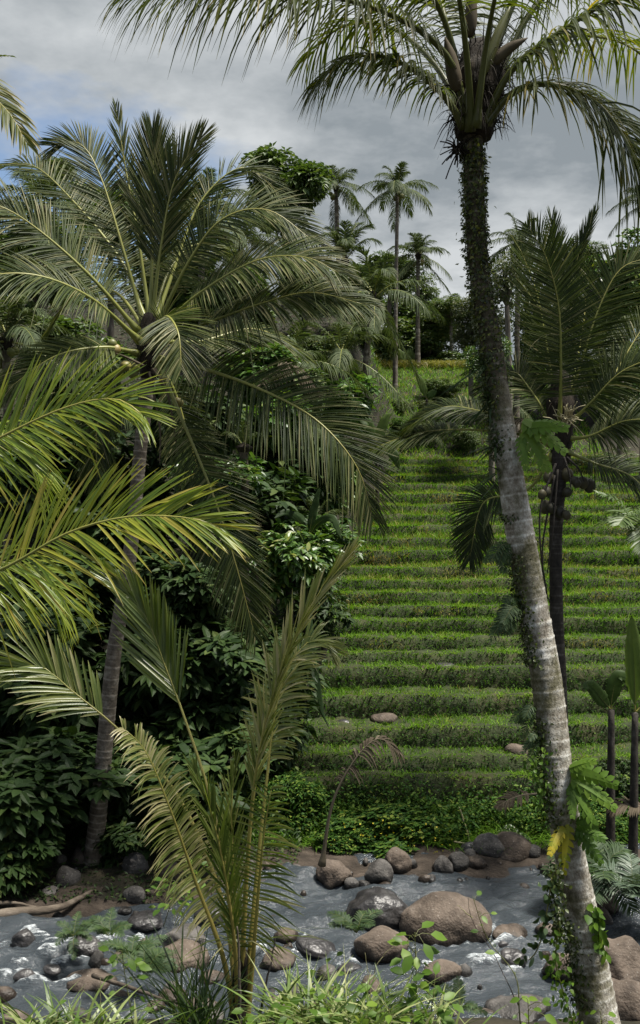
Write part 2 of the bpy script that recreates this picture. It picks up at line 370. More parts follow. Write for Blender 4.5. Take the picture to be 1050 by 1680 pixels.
def main_bark():
    """pale lichen bark below, dark mossy bark above, meeting in an uneven band"""
    m, nt, out = nodes_of('leaning_palm_bark'); N = nt.nodes.new; LK = nt.links.new
    tc = N('ShaderNodeTexCoord'); at = N('ShaderNodeAttribute'); at.attribute_name = 'tint'
    def noise(scale, stretch, det=9, rg=.7):
        mp = N('ShaderNodeMapping'); mp.inputs['Scale'].default_value = stretch; LK(tc.outputs['Object'], mp.inputs[0])
        n = N('ShaderNodeTexNoise'); n.inputs['Scale'].default_value = scale; n.inputs['Detail'].default_value = det; n.inputs['Roughness'].default_value = rg
        LK(mp.outputs[0], n.inputs['Vector']); return n
    def math_(op, a, b):
        q = N('ShaderNodeMath'); q.operation = op
        for i, v in enumerate((a, b)):
            if isinstance(v, (int, float)): q.inputs[i].default_value = v
            else: LK(v, q.inputs[i])
        return q.outputs[0]
    blot = noise(7.5, (1, 1, .9)); fine = noise(42, (1, 1, .6)); big = noise(2.6, (1, 1, .7), 5, .6)
    v = math_('ADD', math_('MULTIPLY', blot.outputs[0], .62), math_('MULTIPLY', fine.outputs[0], .38))
    v = math_('ADD', v, math_('MULTIPLY', math_('SUBTRACT', at.outputs['Fac'], .5), .17))
    pale = ramp(nt, [(.30, (.06, .05, .036)), (.40, (.18, .155, .12)), (.48, (.30, .275, .23)), (.55, (.44, .42, .37)), (.63, (.68, .67, .63))]); LK(v, pale.inputs[0])
    lime = ramp(nt, [(.30, (.03, .028, .014)), (.45, (.10, .095, .05)), (.56, (.19, .175, .12)), (.68, (.36, .35, .30))]); LK(v, lime.inputs[0])
    dark = ramp(nt, [(.32, (.014, .012, .007)), (.46, (.045, .04, .024)), (.6, (.11, .095, .065)), (.7, (.24, .22, .18))]); LK(v, dark.inputs[0])
    m1 = N('ShaderNodeMix'); m1.data_type = 'RGBA'; r1 = ramp(nt, [(.47, (0, 0, 0)), (.60, (1, 1, 1))]); LK(big.outputs[0], r1.inputs[0])
    LK(r1.outputs[0], m1.inputs[0]); LK(pale.outputs[0], m1.inputs[6]); LK(lime.outputs[0], m1.inputs[7])
    sep = N('ShaderNodeSeparateXYZ'); LK(tc.outputs['Object'], sep.inputs[0])
    hgt = math_('ADD', sep.outputs[2], math_('MULTIPLY', math_('SUBTRACT', blot.outputs[0], .5), 2.4))
    r2 = N('ShaderNodeMapRange'); r2.inputs[1].default_value = 6.15; r2.inputs[2].default_value = 6.75; LK(hgt, r2.inputs[0])
    m2 = N('ShaderNodeMix'); m2.data_type = 'RGBA'; LK(r2.outputs[0], m2.inputs[0]); LK(m1.outputs[2], m2.inputs[6]); LK(dark.outputs[0], m2.inputs[7])
    bs = N('ShaderNodeBsdfPrincipled'); bs.inputs['Roughness'].default_value = .9; bs.inputs['Specular IOR Level'].default_value = .2; LK(m2.outputs[2], bs.inputs['Base Color'])
    bp = N('ShaderNodeBump'); bp.inputs['Strength'].default_value = .9; bp.inputs['Distance'].default_value = .03; LK(fine.outputs[0], bp.inputs['Height']); LK(bp.outputs[0], bs.inputs['Normal'])
    LK(bs.outputs[0], out.inputs[0])
    return m


M['main_bark'] = main_bark()

# ------------------------------------------------------------------ terrain
LIP = [1288, 1252, 1200, 1150, 1102, 1077, 1052, 1022, 1000, 977, 955, 935, 908, 885, 866, 848, 830, 813, 797, 782, 768, 755]
LIPD = [21.3, 22.1, 23.4, 24.7, 26.0, 27.1, 28.2, 29.4, 30.6, 31.8, 33.0, 34.2, 35.5, 36.8, 38.0, 39.2, 40.5, 41.8, 43.0, 44.3, 45.6, 47.0]
LIPZ = [CAM_Z - (y - 760) / FPX * d for y, d in zip(LIP, LIPD)]


def sst(a, b, x):
    t = np.clip((x - a) / (b - a), 0, 1)
    return t * t * (3 - 2 * t)


def wav(x, y, s, k=0):
    return (np.sin(x * s + 1.3 + k) * np.cos(y * s * 1.17 + .4 + 2 * k) + .5 * np.sin(x * s * 2.3 + y * s * 1.7 + k) + .25 * np.sin(x * s * 4.1 - y * s * 3.7 + 3 * k))


def left_edge(y):
    """x of the left rim of the terraced field at distance y"""
    px = np.interp(y, [18, 22, 26, 30, 36, 42, 47, 52, 58, 64, 70], [470, 470, 520, 535, 560, 605, 630, 640, 620, 610, 600])
    return (px - 525) / FPX * y


def far_edge(x):
    return np.interp(x, [-30, -5.5, -3, -1, 0.5, 4, 6, 30], [16.9, 16.9, 17.4, 18.6, 18.9, 18.9, 18.2, 18.0]) + .12 * np.sin(x * 2.1)


def near_edge(x):
    return np.interp(x, [-30, -5, 0, 5, 30], [14.2, 14.2, 13.6, 13.4, 13.4])


def height(x, y):
    x = np.asarray(x, float); y = np.asarray(y, float)
    ne, fe = near_edge(x), far_edge(x)
    near = np.interp(y, [-400, -20, 0, 4, 9, 11.5], [9, 7.5, 6.3, 4.9, 2.75, 1.4])
    near = np.where(y > 11.5, 1.4 - (y - 11.5) / np.maximum(ne - 11.5, .5) * 1.55, near)
    mid = np.interp(y, [19.0, 20.45] + [d + .05 for d in LIPD] + [52, 58, 63, 66, 80, 120, 400], [0.06, .14] + [z - .62 for z in LIPZ] + [9.9, 12.3, 14.0, 14.3, 15.0, 15.5, 16])
    left = np.interp(y, [17.0, 18.5, 20, 21, 30, 50, 60, 90, 400], [.08, .2, .42, .95, 5.9, 15.7, 17.6, 18, 18]) + wav(x, y, .35) * .25 * sst(20, 24, y)
    b = sst(.8, -2.2, x - left_edge(y))
    far = mid * (1 - b) + left * b
    far = far - .5 * sst(.6, -.6, y - fe)
    z = np.where(y < (ne + fe) / 2, near, far)
    inr = (y > ne) & (y < fe)
    z = np.where(inr, np.minimum(z, -.35 + .12 * wav(x, y, 1.3)), z)
    return z


def build_ground():
    gx = np.r_[-2500, -1200, -500, -200, -100, -60, np.arange(-40, 40.1, .5), 60, 100, 200, 500, 1200, 2500]
    gy = np.r_[-400, -150, -60, -25, np.arange(-10, 82, .4), 90, 110, 150, 250, 500, 1200, 3500]
    X, Y = np.meshgrid(gx, gy)
    Z = height(X, Y) + .05 * wav(X, Y, 2.2)
    v = np.stack([X, Y, Z], -1)
    w = len(gx); i = np.arange(len(gy) - 1)[:, None] * w; j = np.arange(w - 1)[None]
    f = np.stack([i + j, i + j + 1, i + j + w + 1, i + j + w], -1).reshape(-1, 4)
    cx = X[:-1, :-1].ravel(); cy = Y[:-1, :-1].ravel()
    mud = (cy > near_edge(cx) - .6) & (cy < np.where(cx > -1.2, 20.3, far_edge(cx) + .5)) & (np.abs(cx) < 39)
    mb = MB(); mb.add(v, None, f[~mud], 0); mb.v.append(np.zeros((0, 3)))
    mb.f4.append(f[mud]); mb.m4.append(np.full(mud.sum(), 1))
    tag(mb.build('ground', [M['soil'], M['mud']]), kind='structure')


build_ground()


def wob_y(i, x):
    return .10 * np.sin(x * .43 + i * 1.7) + .06 * np.sin(x * 1.3 + 2.3 * i) + .03 * np.sin(x * 3.1 + 4 * i)


def wob_z(i, x):
    return .03 * np.sin(x * .7 + i * 2.1) + .02 * np.sin(x * 1.9 + i)


def build_terraces():
    rng = np.random.default_rng(5)
    for i, (d, z) in enumerate(zip(LIPD, LIPZ)):
        zp = LIPZ[i - 1] if i else z - .42
        dn = LIPD[i + 1] if i + 1 < len(LIPD) else d + 3
        x0 = left_edge(d) - 2.0; x1 = d * .36 + 6
        xs = np.arange(x0, x1, .22)
        wob = wob_y(i, xs)
        prof = [(-.16, zp - .25), (-.10, zp + .02), (0.0, zp + (z - zp) * .6), (.06, z + .05), (.22, z + .06), (.34, z - .02), ((dn - d) * .6, z - .03), (dn - d + .25, z - .02)]
        rows = []
        for k, (dy, zz) in enumerate(prof):
            jit = rng.normal(0, .025, (2, len(xs)))
            rows.append(np.stack([xs, d + dy + wob + jit[0], zz + jit[1] + wob_z(i, xs) * (k > 1)], 1))
        v = np.array(rows); w = len(xs)
        a = np.arange(len(prof) - 1)[:, None] * w; j = np.arange(w - 1)[None]
        f = np.stack([a + j, a + j + 1, a + j + w + 1, a + j + w], -1).reshape(-1, 4)
        mb = MB(); mb.add(v, None, f)
        tag(mb.build('rice_terrace', M['terrace_soil']), kind='structure')


build_terraces()


def build_river():
    xs = np.arange(-16, 16.01, .09); ys = np.arange(12.6, 20.3, .07)
    X, Y = np.meshgrid(xs, ys)
    rg = np.random.default_rng(9); Z = np.zeros_like(X); crest = np.zeros_like(X)
    for q in range(46):
        wl = 10**rg.uniform(-.75, .3); a_ = rg.normal(1.35, .75); k_ = 2 * math.pi / wl
        w_ = np.sin(k_ * (X * math.cos(a_) * .8 + Y * math.sin(a_)) + rg.random() * 6.28 + .8 * np.sin(X * rg.uniform(.5, 1.6) + Y * rg.uniform(.5, 2) + rg.random() * 6))
        Z += .014 * wl**.75 * w_; crest += w_ * (wl < .8)
    crest /= 4.5
    foam = np.zeros_like(X)
    for (rx, ry, rr, s) in FOAM:
        # a white tail on the down-stream (left) side and a rim round the stone
        dx = (X - rx); dyy = (Y - ry)
        r = np.hypot(dx, dyy * 1.2)
        foam += s * .75 * np.exp(-((r - rr) / .16)**2)
        foam += s * np.exp(-(np.maximum(0, -dx - rr * .5) / (1.2 * rr + .3))**2 - (dyy / (rr * .6 + .1))**2) * (dx < -rr * .4)
    # rapid on the left
    foam += 1.05 * np.exp(-((X + 3.9) / 1.7)**2 - ((Y - 16.2 - .1 * np.sin(X * 3)) / .28)**2)
    foam += .8 * np.exp(-((X + 4.9) / 1.1)**2 - ((Y - 15.6 - .1 * np.sin(X * 4)) / .22)**2)
    foam += .8 * np.exp(-((X - 2.6) / 1.2)**2 - ((Y - 15.2 + .15 * np.sin(X * 2)) / .14)**2)
    foam += .55 * np.exp(-((X - 1.6) / .9)**2 - ((Y - 17.3) / .3)**2)
    foam = np.clip((np.minimum(foam, 1.0) * .9 + .5 * crest - .8) * 1.0 + .07, 0, .6)
    Z += .04 * foam * (1 + crest)
    v = np.stack([X, Y, Z], -1); w = len(xs)
    i = np.arange(len(ys) - 1)[:, None] * w; j = np.arange(w - 1)[None]
    f = np.stack([i + j, i + j + 1, i + j + w + 1, i + j + w], -1).reshape(-1, 4)
    mb = MB(); mb.add(v, None, f, 0, foam.ravel())
    tag(mb.build('river_water', M['water']), kind='structure')


# ------------------------------------------------------------------ rocks
def ico(sub):
    import bmesh
    bm = bmesh.new(); bmesh.ops.create_icosphere(bm, subdivisions=sub, radius=1)
    v = np.array([q.co[:] for q in bm.verts]); f = np.array([[q.index for q in p.verts] for p in bm.faces]); bm.free()
    return v, f


ICO = {s: ico(s) for s in (2, 3, 5)}
FOAM = []


def rock_mesh(size, seed, sub=5, facets=15, power=15):
    rng = np.random.default_rng(seed)
    v, f = ICO[sub]
    n = nrm(rng.normal(size=(facets, 3))); h = rng.uniform(.72, 1.05, facets)
    q = np.maximum(v @ n.T, .02) / h
    r = (np.sum(q**power, 1) + 1)**(-1 / power)
    for s, a in ((1.7, .08), (3.5, .05), (7, .025), (13, .012), (26, .008)):
        k = rng.normal(size=(4, 3)) * s; ph = rng.random(4) * 6
        r = r * (1 + a * np.sin(v @ k.T + ph).mean(1) * 1.6)
    mb = MB(); mb.add(v * r[:, None] * np.asarray(size), f)
    return mb


def rock(px, py, d, wpx, hpx, label, mat='rock', seed=0, depth=1.0, tilt=0.0, name='boulder', yaw=0.0, foam=0.0, sub=5, facets=15, group=None, power=15):
    """a stone whose outline is centred on (px, py) and wpx by hpx pixels large"""
    if d < 21:                      # let the stone rest on the bank or the river bed along this line of sight
        for q in np.arange(13.2, 21.2, .05):
            c = P(px, py, q); hz = hpx / FPX * q / 2
            if c[2] - max(float(height(c[0], q)), 0.0) < hz * .45:
                d = float(q); break
    c = P(px, py, d); sx = wpx / FPX * d / 2 * 1.05; sz = hpx / FPX * d / 2 * 1.15
    c[2] -= sz * (.12 if d < 21 else .5)
    sy = max(sx, sz) * depth * .8
    mb = rock_mesh((sx, sy, sz), seed, sub, facets, power)
    o = link(name, mb.mesh(name, [M[mat]]))
    o.location = tuple(c); o.rotation_euler = (0, tilt, yaw)
    tag(o, label, 'rock', group or 'stones along the river')
    if foam:
        FOAM.append((c[0], d, sx, foam))
    return o


rock(737, 1510, 16.6, 142, 84, 'largest brown boulder, a smooth dome in the middle of the river', seed=11, depth=.9, foam=.7, facets=7)
rock(618, 1493, 16.9, 105, 76, 'dark grey ridged boulder left of the big brown dome boulder', 'rock_wet', seed=23, foam=.5, facets=12, power=14)
rock(622, 1547, 15.9, 92, 62, 'tan rounded boulder in front of the dark grey ridged boulder', seed=31, foam=.5)
rock(727, 1594, 15.1, 66, 36, 'small tan stone in the water right of the leafy sapling', seed=37, foam=.5)
rock(838, 1530, 16.3, 60, 26, 'dark brown low stone in the river left of the pale trunk', seed=41, foam=.4)
rock(838, 1573, 15.4, 52, 34, 'small dark wet stone in midstream below the low brown stone', 'rock_wet', seed=43, foam=.9)
rock(826, 1550, 15.8, 22, 18, 'tiny dark stone with a white wake behind it', 'rock_wet', seed=44, sub=3, foam=.5)
rock(925, 1588, 14.9, 70, 52, 'brown stone half hidden behind the pale trunk and its vines', seed=47)
rock(1012, 1582, 14.9, 104, 84, 'broad brown boulder in the river right of the pale trunk', seed=53, depth=1.1, foam=.4, facets=7)
rock(1030, 1648, 14.0, 100, 84, 'brown boulder at the right edge below the broad boulder', seed=59, depth=1.0)
rock(850, 1656, 13.9, 110, 34, 'flat grey-brown slab at the water edge near the bottom', 'rock_grey', seed=61)
rock(793, 1663, 14.0, 44, 22, 'light tan pebble-shaped stone near the bottom edge', seed=62, sub=3)
rock(826, 1645, 14.3, 36, 22, 'small tan stone beside the flat slab', seed=63, sub=3)
rock(884, 1650, 14.0, 40, 26, 'small rounded grey stone touching the flat slab', 'rock_grey', seed=64, sub=3)
rock(900, 1525, 16.0, 46, 22, 'low tan stone in the riffle just left of the pale trunk', seed=65, sub=3)
rock(545, 1436, 19.3, 62, 48, 'brown boulder at the far water edge beneath the leafy bank, leftmost there', seed=67, depth=.9)
rock(578, 1450, 18.9, 30, 22, 'small grey stone beside the leftmost bank boulder', 'rock_grey', seed=68, sub=3)
rock(598, 1452, 18.9, 22, 18, 'tiny pale grey stone at the far water edge', 'rock_grey', seed=69, sub=3)
rock(623, 1432, 19.4, 50, 44, 'egg-shaped grey boulder leaning at the far bank', 'rock_grey', seed=71, tilt=.6)
rock(653, 1412, 19.9, 50, 38, 'brown oval boulder above the leaning grey egg-shaped one', seed=73, tilt=.5)
rock(728, 1423, 19.8, 34, 36, 'grey round boulder, left one of the row below the leafy bank', 'rock_grey', seed=79)
rock(752, 1415, 20.0, 38, 34, 'grey-brown mossy boulder, second of the row below the leafy bank', 'rock_grey', seed=83)
rock(781, 1416, 19.9, 34, 26, 'brown low boulder, third of the row below the leafy bank', seed=89)
rock(802, 1390, 20.4, 56, 44, 'large smooth grey boulder topping the row on the far bank', 'rock_grey', seed=97, facets=5)
rock(770, 1392, 20.5, 28, 26, 'small dark stone tucked behind the grey boulder row', 'rock_wet', seed=98, sub=3)
rock(876, 1398, 20.3, 28, 26, 'small grey stone standing on the mud bank near the weeds', 'rock_grey', seed=99, sub=3)
rock(965, 1380, 20.5, 50, 34, 'grey boulder in the shade right of the pale trunk', 'rock_grey', seed=101)
rock(985, 1480, 17.4, 70, 50, 'light brown boulder beneath the silvery ferny shrub', seed=103)
rock(630, 1175, 24.4, 44, 20, 'pale pinkish earth rock bulging from the terrace wall', seed=107, sub=3)
rock(565, 1187, 24.2, 36, 22, 'dark brown rock in the terrace wall left of the pinkish one', 'rock_wet', seed=108, sub=3)
rock(728, 1090, 26.8, 40, 20, 'dark flat rock set in a terrace edge mid slope', 'rock_wet', seed=109, sub=3)
rock(850, 1226, 22.9, 40, 20, 'low brown rock on the terrace just left of the pale trunk', seed=110, sub=3)
rock(672, 636, 60, 34, 16, 'grey rock lying in the highest field below the yellow rice', 'rock_grey', seed=111, sub=3)
rock(545, 700, 40, 36, 26, 'dim grey rock under the jungle edge beside the field', 'rock_grey', seed=112, sub=3)
# left part of the river
rock(302, 1540, 16.0, 86, 44, 'dark grey boulder behind the young palm, upper one of two', 'rock_grey', seed=113, foam=.3)
rock(300, 1572, 15.5, 96, 52, 'brown blocky boulder with pale spots beside the young palm', seed=127, foam=.4, power=14)
rock(150, 1608, 15.0, 84, 34, 'tan flat-topped boulder in the dark stream at lower left', seed=131, foam=.9, power=13)
rock(282, 1634, 14.6, 52, 28, 'light tan rounded stone left of the young palm stems', seed=137, foam=.6)
rock(250, 1650, 14.3, 44, 18, 'small mossy brown stone in the lower left riffle', seed=138, sub=3)
rock(24, 1672, 14.0, 56, 26, 'tan boulder cut by the lower left corner', seed=139)
rock(40, 1540, 16.5, 42, 34, 'dark round boulder at the left edge of the rapid', 'rock_wet', seed=149, foam=.9)
rock(40, 1600, 15.3, 36, 22, 'dark wet stone in the stream at far left', 'rock_wet', seed=150, sub=3, foam=.8)
rock(140, 1552, 16.3, 60, 34, 'dark mossy boulder in the rapid at lower left', 'rock_wet', seed=151, foam=1.0)
rock(85, 1590, 15.6, 30, 16, 'small dark stone in the white rapid', 'rock_wet', seed=152, sub=3, foam=.9)
rock(220, 1468, 18.4, 38, 32, 'grey boulder on the shaded bank right of the leaning palm foot', 'rock_grey', seed=157)
rock(222, 1418, 19.6, 46, 40, 'dim grey boulder under the bushes behind the palm foot', 'rock_grey', seed=163)
rock(283, 1432, 19.2, 40, 32, 'dim brown boulder under the bushes behind the young palm', seed=167)
rock(240, 1508, 17.2, 66, 22, 'flat dark stone at the shaded left water edge', 'rock_wet', seed=173)
rock(205, 1495, 17.6, 26, 14, 'small pale stone on the shaded left bank', 'rock_grey', seed=174, sub=3)
rock(112, 1440, 18.8, 44, 36, 'grey boulder at the foot of the leaning palm', 'rock_grey', seed=175, sub=3)
rock(345, 1500, 17.2, 60, 34, 'dark boulder glimpsed through the young palm fronds', 'rock_wet', seed=179)
rock(455, 1575, 15.4, 60, 40, 'brown boulder in the stream right of the young palm stems', seed=181, foam=.5)
rock(520, 1556, 15.7, 70, 30, 'long dark stone sloping into the river left of the tan boulder', 'rock_wet', seed=191, tilt=.35, foam=.6)
rock(575, 1590, 15.2, 40, 20, 'small dark stone in front of the tan rounded boulder', 'rock_wet', seed=193, sub=3, foam=.6)
rock(470, 1535, 16.2, 44, 30, 'brown stone half behind the young palm leaflets', seed=194, sub=3)
rock(350, 1605, 14.9, 46, 26, 'brown low stone behind the young palm base', seed=195, sub=3)
rock(335, 1650, 14.3, 60, 26, 'tan stone at the bottom beside the young palm base', seed=196, sub=3)
build_river()


def pebbles():
    rng = np.random.default_rng(77); mb = MB(); v, f = ICO[2]
    n = 190
    x = rng.uniform(-7, 7.5, n); far = rng.random(n) < .7
    y = np.where(far, far_edge(x) + rng.normal(.3, .5, n), near_edge(x) + rng.normal(.3, .4, n))
    y = np.where((x < -2) & far, far_edge(x) + rng.uniform(-.3, 2.3, n), y)
    z = np.maximum(height(x, y), -.03) - .02
    s = rng.gamma(1.2, .06, n) + .025
    w = rng.random(n) < .25
    y = np.where(w, rng.uniform(13.9, 17.4, n), y); x = np.where(w, rng.uniform(-5, 5.5, n), x); z = np.where(w, -.03, z); s = np.where(w, s * 1.25, s)
    FOAM_PEB = w
    for k in range(n):
        q = v * s[k] * rng.uniform(.6, 1.2, 3) * (1 + .12 * np.sin(v @ rng.normal(size=3) * 3))[:, None]
        mb.add(q + [x[k], y[k], z[k]], f, None, int(rng.random() < .5))
    tag(mb.build('pebbles', [M['rock'], M['rock_grey']]), 'small brown and grey pebbles strewn along the water edges', 'pebbles', kind='stuff')


pebbles()


# ------------------------------------------------------------------ palms
def frond_geo(ctrl, L, n, up, rng, t0=.2, droop=.6, width=.045, a0=72, a1=22, lift=.18, segs=4, jit=.06, tip=.35, gap=0.0, lprof=None, roll=.16):
    R, length = curve(ctrl, 60)
    T = tangents(R)
    U = np.broadcast_to(np.asarray(up, float), R.shape)
    S = nrm(np.cross(T, U)); N = np.cross(S, T)
    tt = np.concatenate([np.linspace(t0, .995, n) + rng.normal(0, .15 / n, n), np.linspace(t0 + .3 / n, .995, n) + rng.normal(0, .15 / n, n)])
    side = np.r_[np.ones(n), -np.ones(n)]
    if gap:
        keep = rng.random(2 * n) > gap * .5
        for h in range(int(gap * 2 * n * .2) + 1):
            h0 = rng.integers(0, 2 * n - 6); keep[h0:h0 + rng.integers(2, 6)] = False
        tt, side = tt[keep], side[keep]
    tt = np.clip(tt, 0, 1)
    u = np.linspace(0, 1, 60)
    it = lambda A: np.stack([np.interp(tt, u, A[:, k]) for k in range(3)], 1)
    p, t, s, nn = it(R), nrm(it(T)), nrm(it(S)), nrm(it(N))
    q = (tt - t0) / (1 - t0)
    ll = L * np.interp(q, [0, .12, .35, .65, .88, 1], lprof or [.55, .82, 1, .92, .62, tip]) * rng.uniform(.88, 1.06, len(q))
    a = np.radians(a0 + (a1 - a0) * q**1.1) + rng.normal(0, jit, len(q))
    d = t * np.cos(a)[:, None] + s * (side * np.sin(a))[:, None] + nn * (lift + rng.normal(0, jit, len(q)))[:, None]
    d = nrm(d)
    x = np.linspace(0, 1, segs + 1)
    dr = droop * rng.uniform(.75, 1.25, len(q))
    bent = rng.random(len(q)) < .06
    dr = np.where(bent, np.minimum(dr + rng.uniform(.4, 1.1, len(q)), 1.7), np.minimum(dr, 1.6)); ll = ll * np.where(rng.random(len(q)) < .07, rng.uniform(.35, .8, len(q)), 1)
    g = np.array([0, 0, -1.0])
    c = p[:, None] + ll[:, None, None] * (d[:, None] * (x - .12 * dr[:, None] * x**2)[..., None] + g * (dr[:, None] * .55 * x**2)[..., None])
    W = t - (t * d).sum(1, keepdims=True) * d
    W = nrm(W); B = np.cross(W, d)
    r = rng.normal(0, roll, len(q))
    W = W * np.cos(r)[:, None] + B * np.sin(r)[:, None]
    B = nrm(np.cross(W, d)); B *= np.sign((B * nn).sum(1, keepdims=True) + 1e-6)
    pr = np.interp(x, [0, .12, .5, .8, 1], [.55, .95, 1, .7, .05])
    w = width * (.6 + .4 * ll / L)
    return dict(R=R, T=T, len=length, c=c, W=W, B=B, hw=w[:, None] / 2 * pr[None], n=len(q), segs=segs, q=q)


def leaflet_mesh(mb, g, idx, rng, mat=0, fold=.35, tipdry=.25, base_tint=.45, var=.22):
    c, W, B, hw = g['c'][idx], g['W'][idx], g['B'][idx], g['hw'][idx]
    k = g['segs'] + 1; n = len(c)
    lf = c - W[:, None] * hw[..., None] + B[:, None] * (hw * fold)[..., None]
    rt = c + W[:, None] * hw[..., None] + B[:, None] * (hw * fold)[..., None]
    v = np.stack([lf, c, rt], 2).reshape(n, -1, 3)
    b = np.arange(n)[:, None] * (3 * k)
    fs = []
    for s in range(g['segs']):
        fs += [b + [[3 * s, 3 * s + 1, 3 * s + 4, 3 * s + 3]], b + [[3 * s + 1, 3 * s + 2, 3 * s + 5, 3 * s + 4]]]
    t = base_tint + rng.normal(0, var * .5, n)[:, None] + np.interp(np.linspace(0, 1, k), [0, .75, 1], [0, 0, tipdry])[None]
    mb.add(v, None, np.vstack(fs), mat, np.repeat(np.clip(t, 0, 1), 3, axis=1).ravel())


def rachis(mb, g, r0, r1=.004, mat=0, k=7, tint=.5, flare=1.8):
    u = np.linspace(0, 1, len(g['R']))
    r = r0 + (r1 - r0) * u**.75
    r = r * (1 + (flare - 1) * np.exp(-(u / .05)**2))
    tube(mb, g['R'][::2], r[::2], k, mat, tint)


def frond(parent, ctrl, rng, L=.9, n=70, up=(0, 0, 1), r0=.03, leaf='palm', stem='rachis', separate=0, dead=False, tint=.45, label=None, stem_tint=(.35, .7), **kw):
    """frond (its stalk) > leaflets; 'separate' leaflets become objects of their own"""
    fold = kw.pop('fold', .35); tipdry = kw.pop('tipdry', .25); var = kw.pop('var', .22); flare = kw.pop('flare', 1.8)
    g = frond_geo(ctrl, L, n, up, rng, **kw)
    st = MB(); rachis(st, g, r0, flare=flare, tint=np.linspace(*stem_tint, 30))
    fo = st.build('frond', M['dead' if dead else stem], parent)
    if label: fo['label'] = label
    lm = M['dead' if dead else leaf]
    idx = np.arange(g['n'])
    if separate:
        order = np.argsort(-g['hw'].max(1) * np.linalg.norm(g['c'][:, -1] - g['c'][:, 0], axis=1))[:separate]
        for i in order:
            mb = MB(); leaflet_mesh(mb, g, np.array([i]), rng, fold=fold, tipdry=tipdry, base_tint=tint, var=var)
            mb.build('leaflet', lm, fo)
        idx = np.setdiff1d(idx, order)
    if len(idx):
        mb = MB(); leaflet_mesh(mb, g, idx, rng, fold=fold, tipdry=tipdry, base_tint=tint, var=var)
        tag(mb.build('leaflets', lm, fo), kind='stuff')
    return fo


def palm_trunk(parent, ctrl, radii, mat, ring=.09, k=22, seed=0, name='trunk', bump=.05):
    """ringed trunk; radii at the control points"""
    rng = np.random.default_rng(seed)
    c, ln = curve(ctrl, 8); nr = max(int(ln / ring * 5), 20); nr = min(nr, 1100)
    c, ln = curve(ctrl, nr)
    u = np.linspace(0, 1, nr)
    s = np.r_[0, np.cumsum(np.linalg.norm(np.diff(np.asarray(ctrl), axis=0), axis=1))]; s /= s[-1]
    r = np.interp(u, s, radii)
    warp = u * ln / ring + .45 * np.sin(u * 40 + seed) + .35 * np.sin(u * 97)
    ph = warp % 1
    amp = rng.uniform(.4, 1.4, int(warp.max()) + 3)[warp.astype(int)]
    prof = np.where(ph < .16, 1.0, np.interp(ph, [.16, .3, 1], [-.6, -.2, .3]))
    T = tangents(c); A = nrm(np.cross(T, [0.0, 1.0, 0.0])); B = np.cross(A, T)
    an = np.arange(k) / k * 2 * math.pi
    wob = sum(np.sin(an[None] * q + rng.random() * 6 + u[:, None] * rng.uniform(5, 30)) * a for q, a in ((1, .02), (2, .03), (3, .02), (5, .012)))
    rr = r[:, None] * (1 + bump * (prof * amp)[:, None] * (.7 + .5 * np.sin(an[None] * 2 + warp[:, None] * .7)) + wob)
    v = c[:, None] + rr[..., None] * (A[:, None] * np.cos(an)[None, :, None] + B[:, None] * np.sin(an)[None, :, None])
    tint = np.repeat(np.where(ph < .16, 1.0, np.interp(ph, [.16, .3, 1], [.15, .45, .5])) , k)
    i = np.arange(nr - 1)[:, None] * k; j = np.arange(k)[None]; j2 = (j + 1) % k
    f = np.stack([i + j, i + j2, i + k + j2, i + k + j], -1)
    mb = MB()
    mb.add(v, None, f.reshape(-1, 4), 0, tint)
    mats = [mat]
    return mb.build(name, mats, parent), c, r, T


def coconut(parent, p, r, mat='nut', seed=0):
    rng = np.random.default_rng(seed)
    v, f = ICO[3]
    an = np.arctan2(v[:, 1], v[:, 0])
    q = v * (1 + .06 * np.cos(3 * an) * (1 - v[:, 2]**2))[:, None] * [1, 1, 1.22]
    ax = nrm(rng.normal(size=3) * .5 + [0, 0, 1]); b = nrm(np.cross(ax, [1, .3, 0])); c = np.cross(ax, b)
    q = q[:, :1] * b + q[:, 1:2] * c + q[:, 2:] * ax
    mb = MB(); mb.add(q * r + p, f, None, 0, rng.uniform(.2, .9))
    return mb.build('coconut', M[mat], parent)


def fibre_ball(parent, base, top, r0, r1, seed=0, mat='fibre', strands=60):
    rng = np.random.default_rng(seed)
    c, ln = curve([base, (np.asarray(base) + top) / 2, top], 16)
    u = np.linspace(0, 1, 16)
    mb = MB(); tube(mb, c, np.interp(u, [0, .15, .6, 1], [r0, r0 * 1.15, r1, r1 * .45]) * (1 + .06 * np.sin(u * 30)), 18)
    for q in range(strands):
        a = rng.random() * 6.28; t = rng.uniform(.12, 1); s = c[int(t * 15)]
        o = np.array([math.cos(a), math.sin(a), 0]); r = np.interp(t, [0, .6, 1], [r0, r1, r1 * .5])
        e = s + o * (r + rng.uniform(.02, .20)) + [0, 0, rng.uniform(-.30, .26)]
        tube(mb, curve([s + o * r * .9, (s + o * r + e) / 2 + [0, 0, .04], e], 5)[0], np.linspace(1, .2, 5) * rng.uniform(.002, .009), 4)
    return mb.build('leaf_base_fibre', M[mat], parent)


